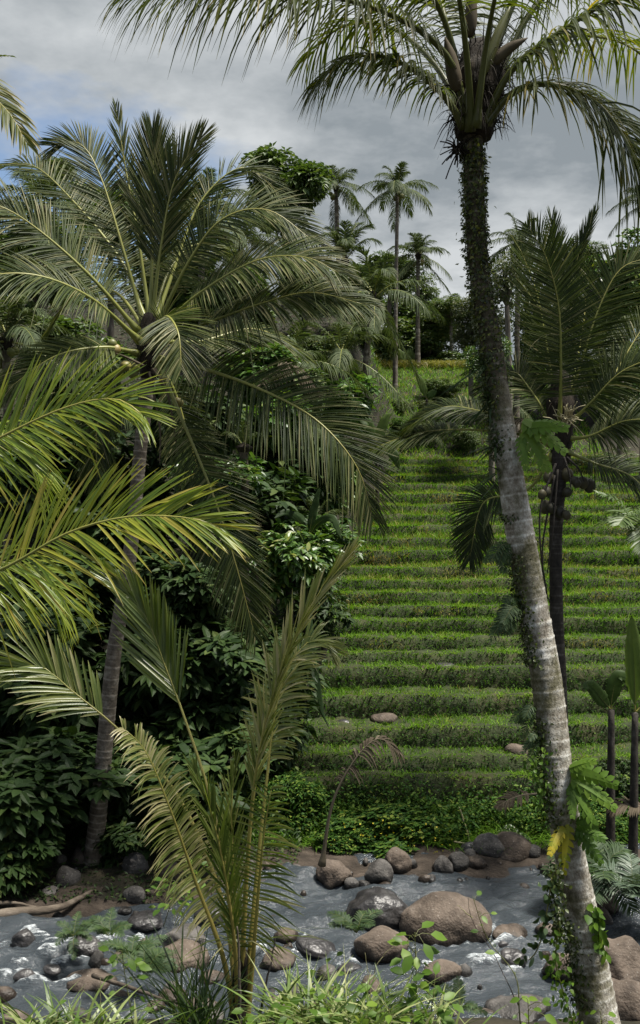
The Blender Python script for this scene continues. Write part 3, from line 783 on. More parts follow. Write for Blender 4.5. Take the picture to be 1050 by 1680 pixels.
# ---- the pale leaning palm on the right, nearest large trunk
def main_palm():
    rng = np.random.default_rng(2)
    tr = PP([(1008, 1800, 8.85), (985, 1690, 8.9), (953, 1500, 9.0), (934, 1400, 9.05), (914, 1260, 9.1), (897, 1120, 9.2), (872, 980, 9.25), (848, 840, 9.3), (826, 700, 9.4), (805, 560, 9.5), (787, 460, 9.55), (779, 350, 9.6), (776, 225, 9.7)])
    base = tr[0]
    t = thing('coconut_palm', base, 'tall pale grey coconut palm leaning left, nearest big trunk, ivy on its upper half', 'palm tree')
    rad = np.array([40, 35, 27, 24, 24.5, 26, 24, 22, 19.5, 18, 16.5, 16.5, 16]) / FPX * 9.3
    trunk, c, r, T = palm_trunk(t, tr, rad, M['main_bark'], ring=.095, k=36, seed=3, bump=.035)
    top = P(777, 232, 9.7)
    fibre_ball(t, P(777, 226, 9.7), P(788, 70, 9.75), .17, .27, 3, strands=420)
    C = lambda *a: PP(a)
    k = dict(leaf='palm_crown', stem='petiole', segs=5, r0=.042, flare=1.4, width=.025, jit=.13, var=.4)
    frond(t, C((768, 200, 9.6), (735, 95, 9.4), (650, 28, 9.0), (500, -15, 8.6), (340, -25, 8.3), (200, -5, 8.1)), rng, L=.85, n=115, droop=1.4, up=(0, -.2, 1), t0=.26, tipdry=.35, **k)
    frond(t, C((766, 205, 9.7), (738, 60, 9.6), (690, -30, 9.3), (590, -85, 9.0), (430, -80, 8.7), (330, -40, 8.6)), rng, L=.9, n=110, droop=1.4, up=(0, -.2, 1), t0=.3, **k)
    frond(t, C((762, 208, 9.6), (722, 150, 9.4), (650, 100, 9.2), (575, 95, 9.1), (522, 135, 9.1)), rng, L=.68, n=100, droop=1.2, up=(0, -.3, 1), t0=.2, tint=.5, tipdry=.5, **k)
    frond(t, C((792, 205, 9.6), (842, 112, 9.4), (930, 45, 9.2), (1050, -20, 8.9), (1190, -30, 8.7)), rng, L=.95, n=125, droop=1.1, up=(0, -.45, 1), t0=.22, **k)
    frond(t, C((795, 208, 9.6), (838, 155, 9.5), (895, 138, 9.3), (975, 165, 9.2), (1035, 245, 9.1), (1068, 340, 9.1)), rng, L=.92, n=125, droop=.85, up=(.15, -.6, 1), t0=.16, tint=.55, tipdry=.5, **k)
    frond(t, C((772, 215, 9.55), (768, 120, 9.3), (752, -10, 8.9), (715, -170, 8.3), (620, -260, 7.7)), rng, L=.9, n=60, droop=1.0, up=(0, 1, .4), t0=.42, **k)
    frond(t, C((785, 200, 9.75), (812, 90, 9.8), (848, -5, 9.9), (905, -130, 10.1), (1010, -230, 10.3)), rng, L=.9, n=60, droop=1.1, up=(-.5, 0, 1), t0=.3, **k)
    frond(t, C((790, 200, 9.75), (825, 110, 9.8), (880, 10, 9.9), (970, -70, 10.1), (1090, -110, 10.3)), rng, L=.95, n=75, droop=1.25, up=(0, 0, 1), t0=.3, **k)
    frond(t, C((768, 200, 9.75), (738, 70, 9.9), (712, -30, 10.1), (650, -130, 10.4), (560, -170, 10.7)), rng, L=.95, n=70, droop=1.2, up=(0, 0, 1), t0=.28, **k)
    frond(t, C((780, 190, 9.85), (775, 80, 10.0), (765, -30, 10.3), (750, -140, 11.0)), rng, L=.9, n=60, droop=1.0, up=(0, 1, .3), t0=.3, **k)
    frond(t, C((764, 195, 9.85), (712, 105, 10.2), (640, 45, 10.8), (560, 45, 11.4), (500, 100, 11.8)), rng, L=.8, n=70, droop=1.15, up=(0, 0, 1), t0=.2, **k)
    frond(t, C((792, 195, 9.85), (850, 105, 10.2), (930, 60, 10.9), (1030, 75, 11.6), (1110, 150, 12)), rng, L=.8, n=70, droop=1.15, up=(0, 0, 1), t0=.2, **k)
    frond(t, C((780, 210, 9.5), (800, 60, 9.2), (830, -60, 8.6), (900, -160, 7.9)), rng, L=.9, n=50, droop=1.1, up=(0, 1, .3), t0=.45, **k)
    # cut leaf stubs and spathes
    for (a, b, w_) in (((790, 130, 9.5), (838, 8, 9.5), 9), ((800, 110, 9.55), (866, 62, 9.5), 10), ((772, 60, 9.6), (775, -40, 9.6), 10), ((750, 150, 9.5), (730, 60, 9.45), 12)):
        mb = MB(); cc, _ = curve([P(*a), (P(*a) + P(*b)) / 2 + [0, 0, .03], P(*b)], 10)
        tube(mb, cc, np.array([.5, .8, 1, 1, .95, .9, .8, .6, .35, .06]) * w_ / FPX * 9.5, 8, 0, .5)
        mb.build('spathe', M['petiole' if w_ == 9 else 'dead'], t)
    # hanging dry fibre tuft under the crown
    mb = MB(); tuft = P(752, 246, 9.65)
    for q in range(60):
        e = tuft + rng.normal(0, .09, 3) + [0, 0, -.04]
        tube(mb, curve([tuft + rng.normal(0, .03, 3), (tuft + e) / 2 + [0, 0, .02], e], 5)[0], .006, 4)
    mb.build('fibre_tuft', M['fibre'], t)
    return t, c, r, T


MAIN = main_palm()


# ---- ivy and climbers on that trunk
def trunk_at(py):
    """trunk centre, radius and axis at the height seen at row py"""
    t, c, r, T = MAIN
    rows = 840 - FPX * ((c - [0, 0, CAM_Z]) @ _u) / ((c - [0, 0, CAM_Z]) @ _f)
    i = int(np.argmin(abs(rows - py)))
    return c[i], r[i], T[i]


def ivy():
    rng = np.random.default_rng(8)
    b = trunk_at(600)[0]
    o = thing('ivy', b, 'small-leaved ivy coating the upper half of the tall pale palm trunk', 'ivy')
    mb = MB(); ps, ds, ns = [], [], []
    for q in range(4200):
        py = rng.uniform(236, 620) if rng.random() < .9 else rng.uniform(600, 720)
        c, r, T = trunk_at(py)
        a = rng.random() * 6.28
        if py > 480 and (rng.random() < (py - 480) / 200) and math.cos(a) > -.35:
            continue
        rad = np.array([math.cos(a), math.sin(a), 0]); lift = rng.gamma(1.2, .011)
        ps.append(c + rad * (r * .98 + lift)); ds.append(nrm(rng.normal(size=3) * .6 + rad * .5 + [0, 0, -.6])); ns.append(rad + rng.normal(size=3) * .35)
    leaves(mb, np.array(ps), np.array(ds), np.array(ns), rng.uniform(.015, .055, len(ps)), rng.uniform(.012, .04, len(ps)), rng, lod=0, curl=.1)
    tag(mb.build('leaves', M['ivy'], o), kind='stuff')
    # dark mossy growth down the left side of the lower trunk
    o2 = thing('moss', trunk_at(1100)[0], 'dark moss and tiny leaves down the left side of the pale leaning trunk', 'moss')
    mb = MB(); ps, ds, ns = [], [], []
    for q in range(5200):
        py = rng.uniform(560, 1640)
        if math.sin(py * .021) + .6 * math.sin(py * .053 + 1) < -.35: continue
        c, r, T = trunk_at(py)
        a = math.pi + rng.normal(.3, .5); rad = np.array([math.cos(a), math.sin(a), 0])
        ps.append(c + rad * (r * .97 + rng.gamma(1.3, .018))); ds.append(nrm(rng.normal(size=3) * .6 + rad * .4 + [0, 0, -.7])); ns.append(rad + rng.normal(size=3) * .4)
    leaves(mb, np.array(ps), np.array(ds), np.array(ns), rng.uniform(.018, .05, len(ps)), rng.uniform(.012, .03, len(ps)), rng, lod=0, tint=rng.random(len(ps)) * .55)
    tag(mb.build('leaves', M['ivy'], o2), kind='stuff')


ivy()


def lobed_leaf(mb, p, d, nn, l, w, rng, lobes=7, tint=.5):
    """large split leaf: midrib with finger lobes on both sides"""
    d = nrm(d); s = nrm(np.cross(d, nn)); nn = np.cross(s, d)
    g = np.array([0, 0, -1.0])
    x = np.linspace(0, 1, 7)
    rib = p + d * l * x[:, None] + g * (l * .28 * x**2)[:, None]
    wb = w * .16
    q = np.interp(x, [0, .2, .6, 1], [.8, 1.2, 1, .05]) * wb
    v = np.stack([rib - s * q[:, None], rib + s * q[:, None]], 1).reshape(-1, 3)
    mb.add(v, None, [[2 * i, 2 * i + 1, 2 * i + 3, 2 * i + 2] for i in range(6)], 0, tint)
    t = np.linspace(.06, .93, lobes).repeat(2); sd = np.tile([1, -1], lobes)
    bp = np.stack([np.interp(t, x, rib[:, k]) for k in range(3)], 1)
    a = np.radians(78 - 48 * t)
    dd = d * np.cos(a)[:, None] + s * (sd * np.sin(a))[:, None] + g * .28
    leaves(mb, bp, dd, np.broadcast_to(nn, bp.shape), w * .62 * np.interp(t, [0, .3, .7, 1], [.75, 1, .85, .5]), l / lobes * 1.05, rng, fold=.1, curl=.25, tint=np.clip(tint + rng.normal(0, .08, len(t)), 0, 1))


def climber(name, label, py, side, specs, mat='pothos', seed=0):
    """climber on the pale trunk: each spec = (px, py of leaf base, direction px, py, length m, width m, tint)"""
    rng = np.random.default_rng(seed)
    c, r, T = trunk_at(py)
    o = thing(name, c + np.array([side * r * .9, -.05, 0]), label, 'climbing plant')
    root = np.array(o.location)
    st = MB()
    for (px, qy, ex, ey, l, w, ti) in specs:
        p = P(px, qy, c[1] - .12); e = P(ex, ey, c[1] - .2 - rng.random() * .1)
        tube(st, curve([root, (root + p) / 2 + [0, 0, .05], p], 8)[0], .007, 5, 0, .4)
        mb = MB(); lobed_leaf(mb, p, e - p, np.array([.0, -.75, .6]) + rng.normal(0, .15, 3), l, w, rng, tint=ti)
        mb.build('leaf', M[mat], o)
    st.build('stem', M['rachis'], o)


climber('climbing_vine', 'large bright green split-leaf climber on the pale trunk beside the coconuts', 735, 1, [
    (858, 690, 915, 715, .42, .22, .55), (860, 705, 885, 740, .34, .20, .6), (862, 700, 900, 690, .40, .20, .5), (866, 712, 905, 760, .32, .17, .65), (856, 715, 862, 750, .26, .16, .5)], seed=1)
climber('climbing_vine', 'bright green split-leaf climber low on the right side of the pale trunk', 1275, 1, [
    (935, 1262, 1000, 1268, .40, .20, .5), (938, 1275, 995, 1300, .40, .20, .55), (936, 1285, 965, 1325, .34, .18, .5), (934, 1258, 965, 1240, .30, .16, .6), (940, 1290, 940, 1320, .24, .13, .4)], seed=2)
climber('climbing_vine', 'yellowing split-leaf climber on the front of the pale trunk', 1375, 0, [
    (930, 1352, 925, 1405, .34, .17, 1.0), (925, 1356, 905, 1385, .26, .13, .95)], seed=3)
climber('climbing_vine', 'dark green split-leaf climber just right of the yellowing leaf', 1372, 1, [
    (945, 1358, 985, 1362, .28, .17, .15), (945, 1365, 975, 1392, .28, .16, .1), (945, 1350, 970, 1345, .24, .14, .2)], seed=4)

def trunk_fern(label, py, n, l, seed, side=-1, wdt=.5, mat='fern', down=-.2):
    rng = np.random.default_rng(seed); c, r, T = trunk_at(py)
    b = c + np.array([side * r * .9, -.06, 0]); o = thing('fern', b, label, 'fern')
    for k in range(n):
        e = nrm(np.array([side * rng.uniform(.3, 1.1), rng.uniform(-.8, .1), down + rng.normal(0, .5)])) * l * rng.uniform(.6, 1.1)
        pts = np.array([b, b + e * .5 + [0, 0, .1 * l], b + e + [0, 0, -.3 * l]])
        g = frond_geo(pts, l * .30 * wdt / .5, 22, (0, -.6, 1), rng, droop=.4, width=l * .045, segs=3, t0=.1, a0=78, a1=45)
        mb = MB(); rachis(mb, g, .004, .0015, k=4, mat=1, flare=1); leaflet_mesh(mb, g, np.arange(g['n']), rng, fold=.15, tipdry=.1)
        tag(mb.build('frond', [M[mat], M['petiole']], o), kind='stuff')


trunk_fern('light green drooping fern left of the pale trunk midway up the terraces', 1000, 7, .34, 5)
trunk_fern('small bright fern tuft left of the pale trunk beside the dark hanging frond', 890, 5, .26, 6)
trunk_fern('yellow-green hanging fern on the left of the trunk beside the lower terraces', 1160, 5, .24, 7)
trunk_fern('small fern on the left of the pale trunk just above the lowest terraces', 1210, 4, .2, 9)
for i, (py, n_, lb) in enumerate(((600, 10, 'spiky tuft of narrow leaves on the left of the trunk where the ivy ends'), (655, 12, 'bushy tuft of narrow leaves on the left of the trunk, second below the ivy'), (735, 12, 'narrow-leaved tuft on the left of the trunk opposite the big split leaves'), (775, 8, 'small narrow-leaved tuft left of the trunk above the dark hanging frond'))):
    rng = np.random.default_rng(300 + i); c, r, T = trunk_at(py); b = c + np.array([-r * .9, -.05, 0])
    o = thing('epiphyte', b, lb, 'plant', 'narrow-leaved tufts on the pale trunk')
    n_ *= 2; a = rng.uniform(2.2, 4.6, n_)
    mb = MB(); d_ = np.stack([np.cos(a), np.sin(a) * .9, rng.normal(.2, .5, n_)], 1)
    blades(mb, np.tile(b, (n_, 1)) + rng.normal(0, .02, (n_, 3)), d_, rng.uniform(.14, .32, n_), .026, rng, droop=.7, segs=5, tint=rng.random(n_) * .8)
    tag(mb.build('leaves', M['fern'], o), kind='stuff')


def vine_curtain(label, ctrl, n, spread, size, mat, seed, ln=.0):
    rng = np.random.default_rng(seed)
    o = thing('hanging_vine', P(*ctrl[0]), label, 'vine')
    c, L_ = curve(PP(ctrl), 60); mb = MB()
    tube(mb, c, .006, 5); mb.build('stem', M['petiole'], o)
    mb = MB(); i = rng.integers(0, 60, n)
    p = c[i] + rng.normal(0, spread, (n, 3))
    leaves(mb, p, nrm(rng.normal(size=(n, 3)) * .7 + [0, -.2, -.9]), rng.normal(size=(n, 3)) * .4 + [0, -1, .5], rng.uniform(.6, 1.2, n) * size, rng.uniform(.4, .8, n) * size, rng, tint=rng.random(n)**1.5 * .75)
    tag(mb.build('leaves', M[mat], o), kind='stuff')


vine_curtain('thick yellow-green leafy vine hanging left of the pale trunk above the river', [(912, 1420, 8.85), (914, 1480, 8.8), (918, 1540, 8.8)], 330, .045, .045, 'ivy', 1)
vine_curtain('long thin leafy vine trailing down left of the trunk foot', [(916, 1520, 8.8), (912, 1580, 8.75), (925, 1630, 8.75), (945, 1690, 8.7)], 120, .05, .06, 'pothos', 2)
vine_curtain('light green vine with hanging leaves right of the trunk foot', [(972, 1490, 8.85), (982, 1530, 8.8), (992, 1560, 8.8)], 45, .03, .11, 'pothos', 3)
vine_curtain('small leafy vine tuft on the left of the trunk beside the lower terraces', [(890, 1230, 9.0), (886, 1275, 9.0), (892, 1310, 9.0)], 120, .05, .06, 'pothos', 4)
vine_curtain('wispy vine sprig swinging over the water left of the trunk', [(905, 1440, 8.8), (893, 1520, 8.75), (880, 1560, 8.7), (868, 1575, 8.7)], 40, .05, .09, 'fern', 5)


# ---- the big palm on the left
def left_palm():
    rng = np.random.default_rng(12)
    tr = PP([(138, 1475, 19.0), (150, 1420, 19.0), (165, 1300, 19.0), (186, 1080, 19.0), (212, 920, 19.0), (230, 740, 19.1), (240, 650, 19.1), (246, 575, 19.1)])
    t = thing('coconut_palm', tr[0], 'big coconut palm at left with slender leaning grey trunk and wide dusty green crown', 'palm tree')
    rad = np.array([24, 16, 13.5, 12.5, 12, 10.5, 11, 12]) / FPX * 19
    palm_trunk(t, tr, rad, M['grey_palm_bark'], ring=.12, k=18, seed=5, bump=.04)
    fibre_ball(t, P(245, 620, 19.1), P(245, 515, 19.1), .16, .24, 7, strands=260)
    C = lambda *a: PP(a)
    k = dict(leaf='palm', segs=4, r0=.05, width=.027, fold=.75, jit=.05, lift=.06, var=.75, gap=.08, tipdry=.35)
    fr = [
        (C((230, 560, 18.8), (150, 490, 18.0), (60, 452, 17.4), (-30, 455, 17.0), (-110, 490, 16.8)), dict(L=1.15, n=95, droop=1.2, up=(0, -.5, 1))),
        (C((228, 545, 19), (150, 455, 18.6), (60, 375, 18.3), (-10, 335, 18), (-90, 330, 18)), dict(L=1.15, n=95, droop=.9, up=(.2, -.7, 1))),
        (C((236, 535, 19.3), (205, 420, 19.5), (165, 290, 19.8), (130, 235, 20), (85, 240, 20)), dict(L=1.1, n=95, droop=.6, up=(.6, -.9, .3))),
        (C((240, 530, 19.4), (200, 430, 20.2), (120, 330, 21), (50, 270, 21.6), (-20, 280, 22)), dict(L=1.1, n=85, droop=.8, up=(0, -.5, 1))),
        (C((247, 525, 19.1), (250, 400, 19.1), (252, 300, 19.2), (250, 215, 19.3)), dict(L=1.2, n=85, droop=.15, up=(0, -1, .1), a0=40, a1=10, t0=.3)),
        (C((250, 525, 19.1), (262, 420, 19.0), (285, 300, 18.9), (330, 225, 18.8)), dict(L=1.1, n=80, droop=.2, up=(-.3, -1, .2), a0=42, a1=14, t0=.28, tint=.62)),
        (C((254, 530, 19.3), (290, 430, 19.8), (330, 330, 20.3), (400, 275, 20.6), (470, 330, 20.8)), dict(L=1.0, n=85, droop=.8, up=(-.3, -.6, 1))),
        (C((258, 535, 19.0), (310, 430, 18.7), (365, 360, 18.4), (440, 345, 18.2), (520, 400, 18)), dict(L=1.1, n=90, droop=.9, up=(0, -.6, 1))),
        (C((262, 540, 18.8), (330, 480, 18.2), (420, 428, 17.7), (500, 422, 17.3), (560, 450, 17.1)), dict(L=1.15, n=95, droop=1.15, up=(0, -.55, 1), tint=.55)),
        (C((266, 555, 18.8), (340, 530, 18.3), (430, 498, 17.8), (510, 480, 17.5), (600, 500, 17.2)), dict(L=1.15, n=100, droop=1.3, up=(0, -.55, 1))),
        (C((262, 560, 19.3), (330, 560, 20), (420, 540, 20.8), (500, 580, 21.4)), dict(L=1.0, n=80, droop=1.1, up=(0, -.4, 1))),
        (C((262, 590, 18.9), (330, 604, 18.2), (430, 640, 17.5), (520, 690, 17.0), (585, 765, 16.7), (612, 850, 16.6)), dict(L=1.25, n=115, droop=.95, up=(-.1, -.9, .8), t0=.14)),
        (C((262, 600, 18.8), (295, 680, 18.4), (345, 800, 18.1), (385, 920, 17.9), (420, 1050, 17.9)), dict(L=1.0, n=105, droop=.8, up=(.5, -1, .3), t0=.22, tint=.3)),
        (C((230, 590, 19.2), (190, 620, 19.6), (160, 700, 19.9), (160, 790, 20)), dict(L=.95, n=80, droop=.9, up=(-.5, -.8, .4), tint=.25)),
        (C((228, 580, 19), (170, 570, 18.5), (90, 585, 18), (10, 640, 17.7)), dict(L=1.0, n=85, droop=1.1, up=(0, -.5, 1), tint=.35)),
        (C((255, 560, 18.6), (272, 520, 18.0), (292, 545, 17.3), (298, 605, 17.0)), dict(L=.9, n=70, droop=.9, up=(.2, -.9, .6), tint=.55)),
        (C((240, 545, 19.5), (190, 480, 20.4), (130, 480, 21.2), (80, 540, 21.8)), dict(L=1.0, n=75, droop=1.0, up=(0, -.4, 1))),
        (C((248, 535, 19.6), (280, 440, 20.6), (330, 400, 21.6), (390, 440, 22.3)), dict(L=1.0, n=75, droop=1.0, up=(0, -.4, 1))),
        (C((246, 528, 19.3), (225, 380, 19.6), (205, 270, 19.9), (190, 175, 20.1)), dict(L=.7, n=40, droop=.3, up=(.3, -1, .2), a0=30, a1=10, t0=.45, gap=.35)),
        (C((256, 595, 19.2), (285, 640, 19.4), (310, 720, 19.5), (330, 790, 19.6)), dict(L=.8, n=70, droop=1, up=(.5, -1, .2), tint=.15)),
    ]
    for c_, kw in fr:
        kk = dict(k); kk.update(kw); kk['n'] = int(kk['n'] * 1.9); kk['droop'] *= .30; u_ = np.array(kk['up'], float); kk['up'] = u_ * [1, 1.35, .8]; frond(t, c_, rng, **kk)
    for i, (x, y) in enumerate([(180, 583), (190, 574), (184, 566), (222, 604), (218, 612), (264, 636), (287, 600), (284, 590), (292, 660), (206, 600), (270, 625)]):
        coconut(t, P(x, y, 18.7), .095, 'nut', i)
    mb = MB()
    for (a, b, c_) in (((255, 605, 18.7), (276, 650, 18.5), (292, 745, 18.5)), ((245, 610, 18.7), (262, 700, 18.6), (262, 760, 18.6)), ((235, 600, 18.7), (205, 585, 18.5), (190, 580, 18.5)), ((250, 605, 18.7), (262, 620, 18.6), (266, 632, 18.6))):
        tube(mb, curve(PP([a, b, c_]), 14)[0], np.linspace(.03, .012, 14), 6)
    mb.build('fruit_stalk', M['dead'], t)
    # exposed roots at its foot
    mb = MB(); b = P(140, 1462, 18.9)
    for q in range(14):
        a = rng.uniform(0, 6.28); e = b + np.array([math.cos(a), math.sin(a) * .7, 0]) * rng.uniform(.35, .8); e[2] = float(height(e[0], e[1])) - .05
        tube(mb, curve([b + [0, 0, .1], (b + e) / 2 + [0, 0, .12] + rng.normal(0, .05, 3), e], 10)[0], np.linspace(.05, .015, 10), 6)
    mb.build('root', M['bark'], t)


left_palm()


# ---- palm standing outside the left edge: its two bright fronds reach into the picture
def side_palm():
    rng = np.random.default_rng(21)
    cr = P(-330, 1010, 6.0); b = np.array([cr[0] - .1, 6.0, float(height(cr[0], 6.0))])
    t = thing('coconut_palm', b, 'young coconut palm at the left edge whose bright yellow-green fronds reach in', 'palm tree')
    palm_trunk(t, np.array([b - [0, 0, .2], (b + cr) / 2, cr]), [.2, .16, .14], M['grey_palm_bark'], seed=6)
    fibre_ball(t, cr - [0, 0, .1], cr + [0, 0, .6], .15, .2, 3)
    k = dict(leaf='palm_front', segs=5, r0=.018, width=.017, fold=.45, lift=.1, jit=.09)
    frond(t, PP([(-330, 900, 6), (-150, 800, 5.9), (0, 718, 5.8), (110, 668, 5.7), (190, 655, 5.6), (240, 685, 5.5)]), rng, L=.58, n=98, up=(.1, -1.2, .8), t0=.25, droop=.2, separate=110, tint=.3, tipdry=.35, gap=.03, var=.4, **k)
    frond(t, PP([(-330, 950, 6), (-150, 990, 5.7), (0, 935, 5.5), (110, 875, 5.4), (210, 848, 5.3), (310, 850, 5.2), (370, 868, 5.2)]), rng, L=.60, n=112, up=(.0, -1.2, .8), t0=.2, droop=.22, separate=150, tint=.52, tipdry=.6, gap=.03, var=.5, **k)
    frond(t, PP([(-330, 900, 6.1), (-200, 760, 6.5), (-90, 700, 6.9), (20, 720, 7.2), (80, 800, 7.4)]), rng, L=.7, n=60, up=(0, -.6, 1), t0=.25, droop=.6, tint=.3, **k)
    frond(t, PP([(-330, 950, 6.2), (-200, 960, 6.6), (-80, 925, 7.0), (40, 930, 7.3), (110, 990, 7.4)]), rng, L=.7, n=60, up=(0, -.7, 1), t0=.2, droop=.6, tint=.4, **k)
    frond(t, PP([(-330, 900, 6), (-420, 700, 6), (-560, 600, 6), (-700, 700, 6)]), rng, L=.7, n=50, up=(0, -.3, 1), t0=.25, droop=.6, **k)
    frond(t, PP([(-330, 900, 6), (-330, 650, 6.1), (-300, 450, 6.2), (-220, 350, 6.3)]), rng, L=.7, n=50, up=(0, -1, .2), t0=.25, droop=.4, **k)
    # the farther tall palm whose frond tips hang into the upper left corner
    rng = np.random.default_rng(22)
    cr = P(-320, 190, 20.5); b = np.array([cr[0] - .5, 21.0, float(height(cr[0], 21.0))])
    t = thing('coconut_palm', b, 'tall coconut palm outside the upper left corner, only frond tips showing', 'palm tree')
    palm_trunk(t, np.array([b - [0, 0, .2], (b + cr) / 2 + [.2, 0, 0], cr]), [.26, .18, .15], M['grey_palm_bark'], seed=7)
    fibre_ball(t, cr - [0, 0, .3], cr + [0, 0, .9], .16, .3, 3)
    k = dict(leaf='palm_crown', segs=4, r0=.05, width=.06)
    frond(t, PP([(-310, 150, 20.5), (-180, 80, 20), (-70, 110, 19.5), (10, 180, 19), (45, 238, 18.8)]), rng, L=1.0, n=80, up=(.2, -.6, 1), droop=.6, tint=.7, tipdry=.4, **k)
    frond(t, PP([(-310, 150, 20.5), (-200, 40, 20.6), (-110, 30, 20.8), (-30, 85, 20.9), (20, 93, 21)]), rng, L=.35, n=50, up=(0, -.4, 1), droop=.5, tint=.2, **k)
    for q in range(9):
        a = 1.2 + q * .55; dv = np.array([math.cos(a), math.sin(a), 0])
        frond(t, np.array([cr, cr + dv * 1.3 + [0, 0, 1.2], cr + dv * 2.8 + [0, 0, 1.3], cr + dv * 4.0 + [0, 0, .2]]) if dv[0] < .25 else np.array([cr, cr + [-.8, .8, 1.6], cr + [-1.5, 1.8, 2.6], cr + [-2.4, 2.4, 2.6]]), rng, L=.9, n=45, droop=.9, **k)


side_palm()


# ---- the young palm in the foreground
def young_palm():
    rng = np.random.default_rng(31)
    b = P(393, 1690, 9.0)
    t = thing('young_coconut_palm', b, 'young coconut palm in the foreground with upright feathery fronds beside the stream', 'palm tree')
    k = dict(leaf='palm_young', segs=5, r0=.034, width=.022, fold=.45, flare=1.6, jit=.09, gap=.05, var=.45, stem_tint=(1.0, .6))
    C = lambda *a: PP(a)
    frond(t, C((396, 1690, 9), (400, 1520, 8.95), (416, 1300, 8.9), (446, 1150, 8.85), (500, 1010, 8.8), (578, 905, 8.8)), rng, L=.52, n=120, up=(-.8, -.6, 0), a0=27, a1=8, t0=.48, droop=.05, lift=.12, separate=90, tint=.8, **k)
    frond(t, C((400, 1690, 9), (412, 1540, 9.05), (432, 1330, 9.2), (460, 1130, 9.4), (510, 1050, 9.5), (553, 1070, 9.5)), rng, L=.45, n=100, up=(-.3, -.8, .6), t0=.62, droop=.45, separate=40, tint=.6, **k)
    frond(t, C((388, 1690, 9), (366, 1570, 8.9), (322, 1450, 8.8), (280, 1330, 8.6), (240, 1235, 8.5), (200, 1192, 8.4)), rng, L=.46, n=112, up=(.55, -.75, .5), a0=72, a1=40, t0=.34, droop=.7, separate=70, tint=.8, **k)
    frond(t, C((392, 1690, 9), (386, 1560, 8.8), (368, 1430, 8.6), (345, 1330, 8.5), (318, 1262, 8.5)), rng, L=.5, n=44, up=(.5, -.9, 0), a0=22, a1=8, t0=.36, droop=.05, lift=.06, separate=40, tint=.25, **k)
    frond(t, C((395, 1690, 9), (392, 1560, 9.1), (384, 1440, 9.2), (380, 1330, 9.3), (386, 1250, 9.4)), rng, L=.48, n=38, up=(0, -1, .2), a0=24, a1=8, t0=.36, droop=.05, separate=40, tint=.45, **k)
    frond(t, C((404, 1690, 9), (416, 1560, 8.9), (426, 1440, 8.85), (434, 1360, 8.8), (446, 1290, 8.75)), rng, L=.50, n=44, up=(-.4, -.9, .2), a0=88, a1=50, t0=.34, droop=.4, separate=20, tint=.4, **k)
    kw = dict(k); kw.update(width=.034, jit=.03, gap=0)
    frond(t, C((392, 1690, 9.1), (384, 1500, 9.3), (345, 1310, 9.6), (300, 1170, 9.9), (272, 1095, 10.1), (238, 1010, 10.2), (185, 950, 10.3)), rng, L=.85, n=46, up=(-.2, -1, .3), a0=27, a1=10, t0=.67, droop=.05, lift=.1, tint=.25, tipdry=.1, lprof=[.9, 1, .9, .7, .5, .35], **kw)
    frond(t, C((390, 1690, 9.1), (370, 1500, 9.3), (300, 1320, 9.5), (210, 1212, 9.6), (120, 1135, 9.7), (60, 1092, 9.7), (-10, 1115, 9.7)), rng, L=.66, n=40, up=(.1, -.8, .6), a0=42, a1=16, t0=.72, droop=.3, tint=.45, tipdry=.3, lprof=[.95, 1, 1, .9, .7, .5], **kw)
    # sheathing base and dry skirt
    mb = MB(); tube(mb, curve([b - [0, 0, .15], b + [0, 0, .3], b + [.02, 0, .75]], 10)[0], np.linspace(.11, .06, 10), 10)
    mb.build('stem_base', M['fibre'], t)
    mb = MB(); n = 26; a = rng.random(n) * 6.28
    blades(mb, np.tile(b + [0, 0, .75], (n, 1)) + rng.normal(0, .05, (n, 3)), np.stack([np.cos(a) * .6, np.sin(a) * .6, np.full(n, .8)], 1), rng.uniform(.5, .9, n), .022, rng, droop=.9, segs=5)
    tag(mb.build('basal_leaflets', M['palm_young'], t), kind='stuff')


young_palm()


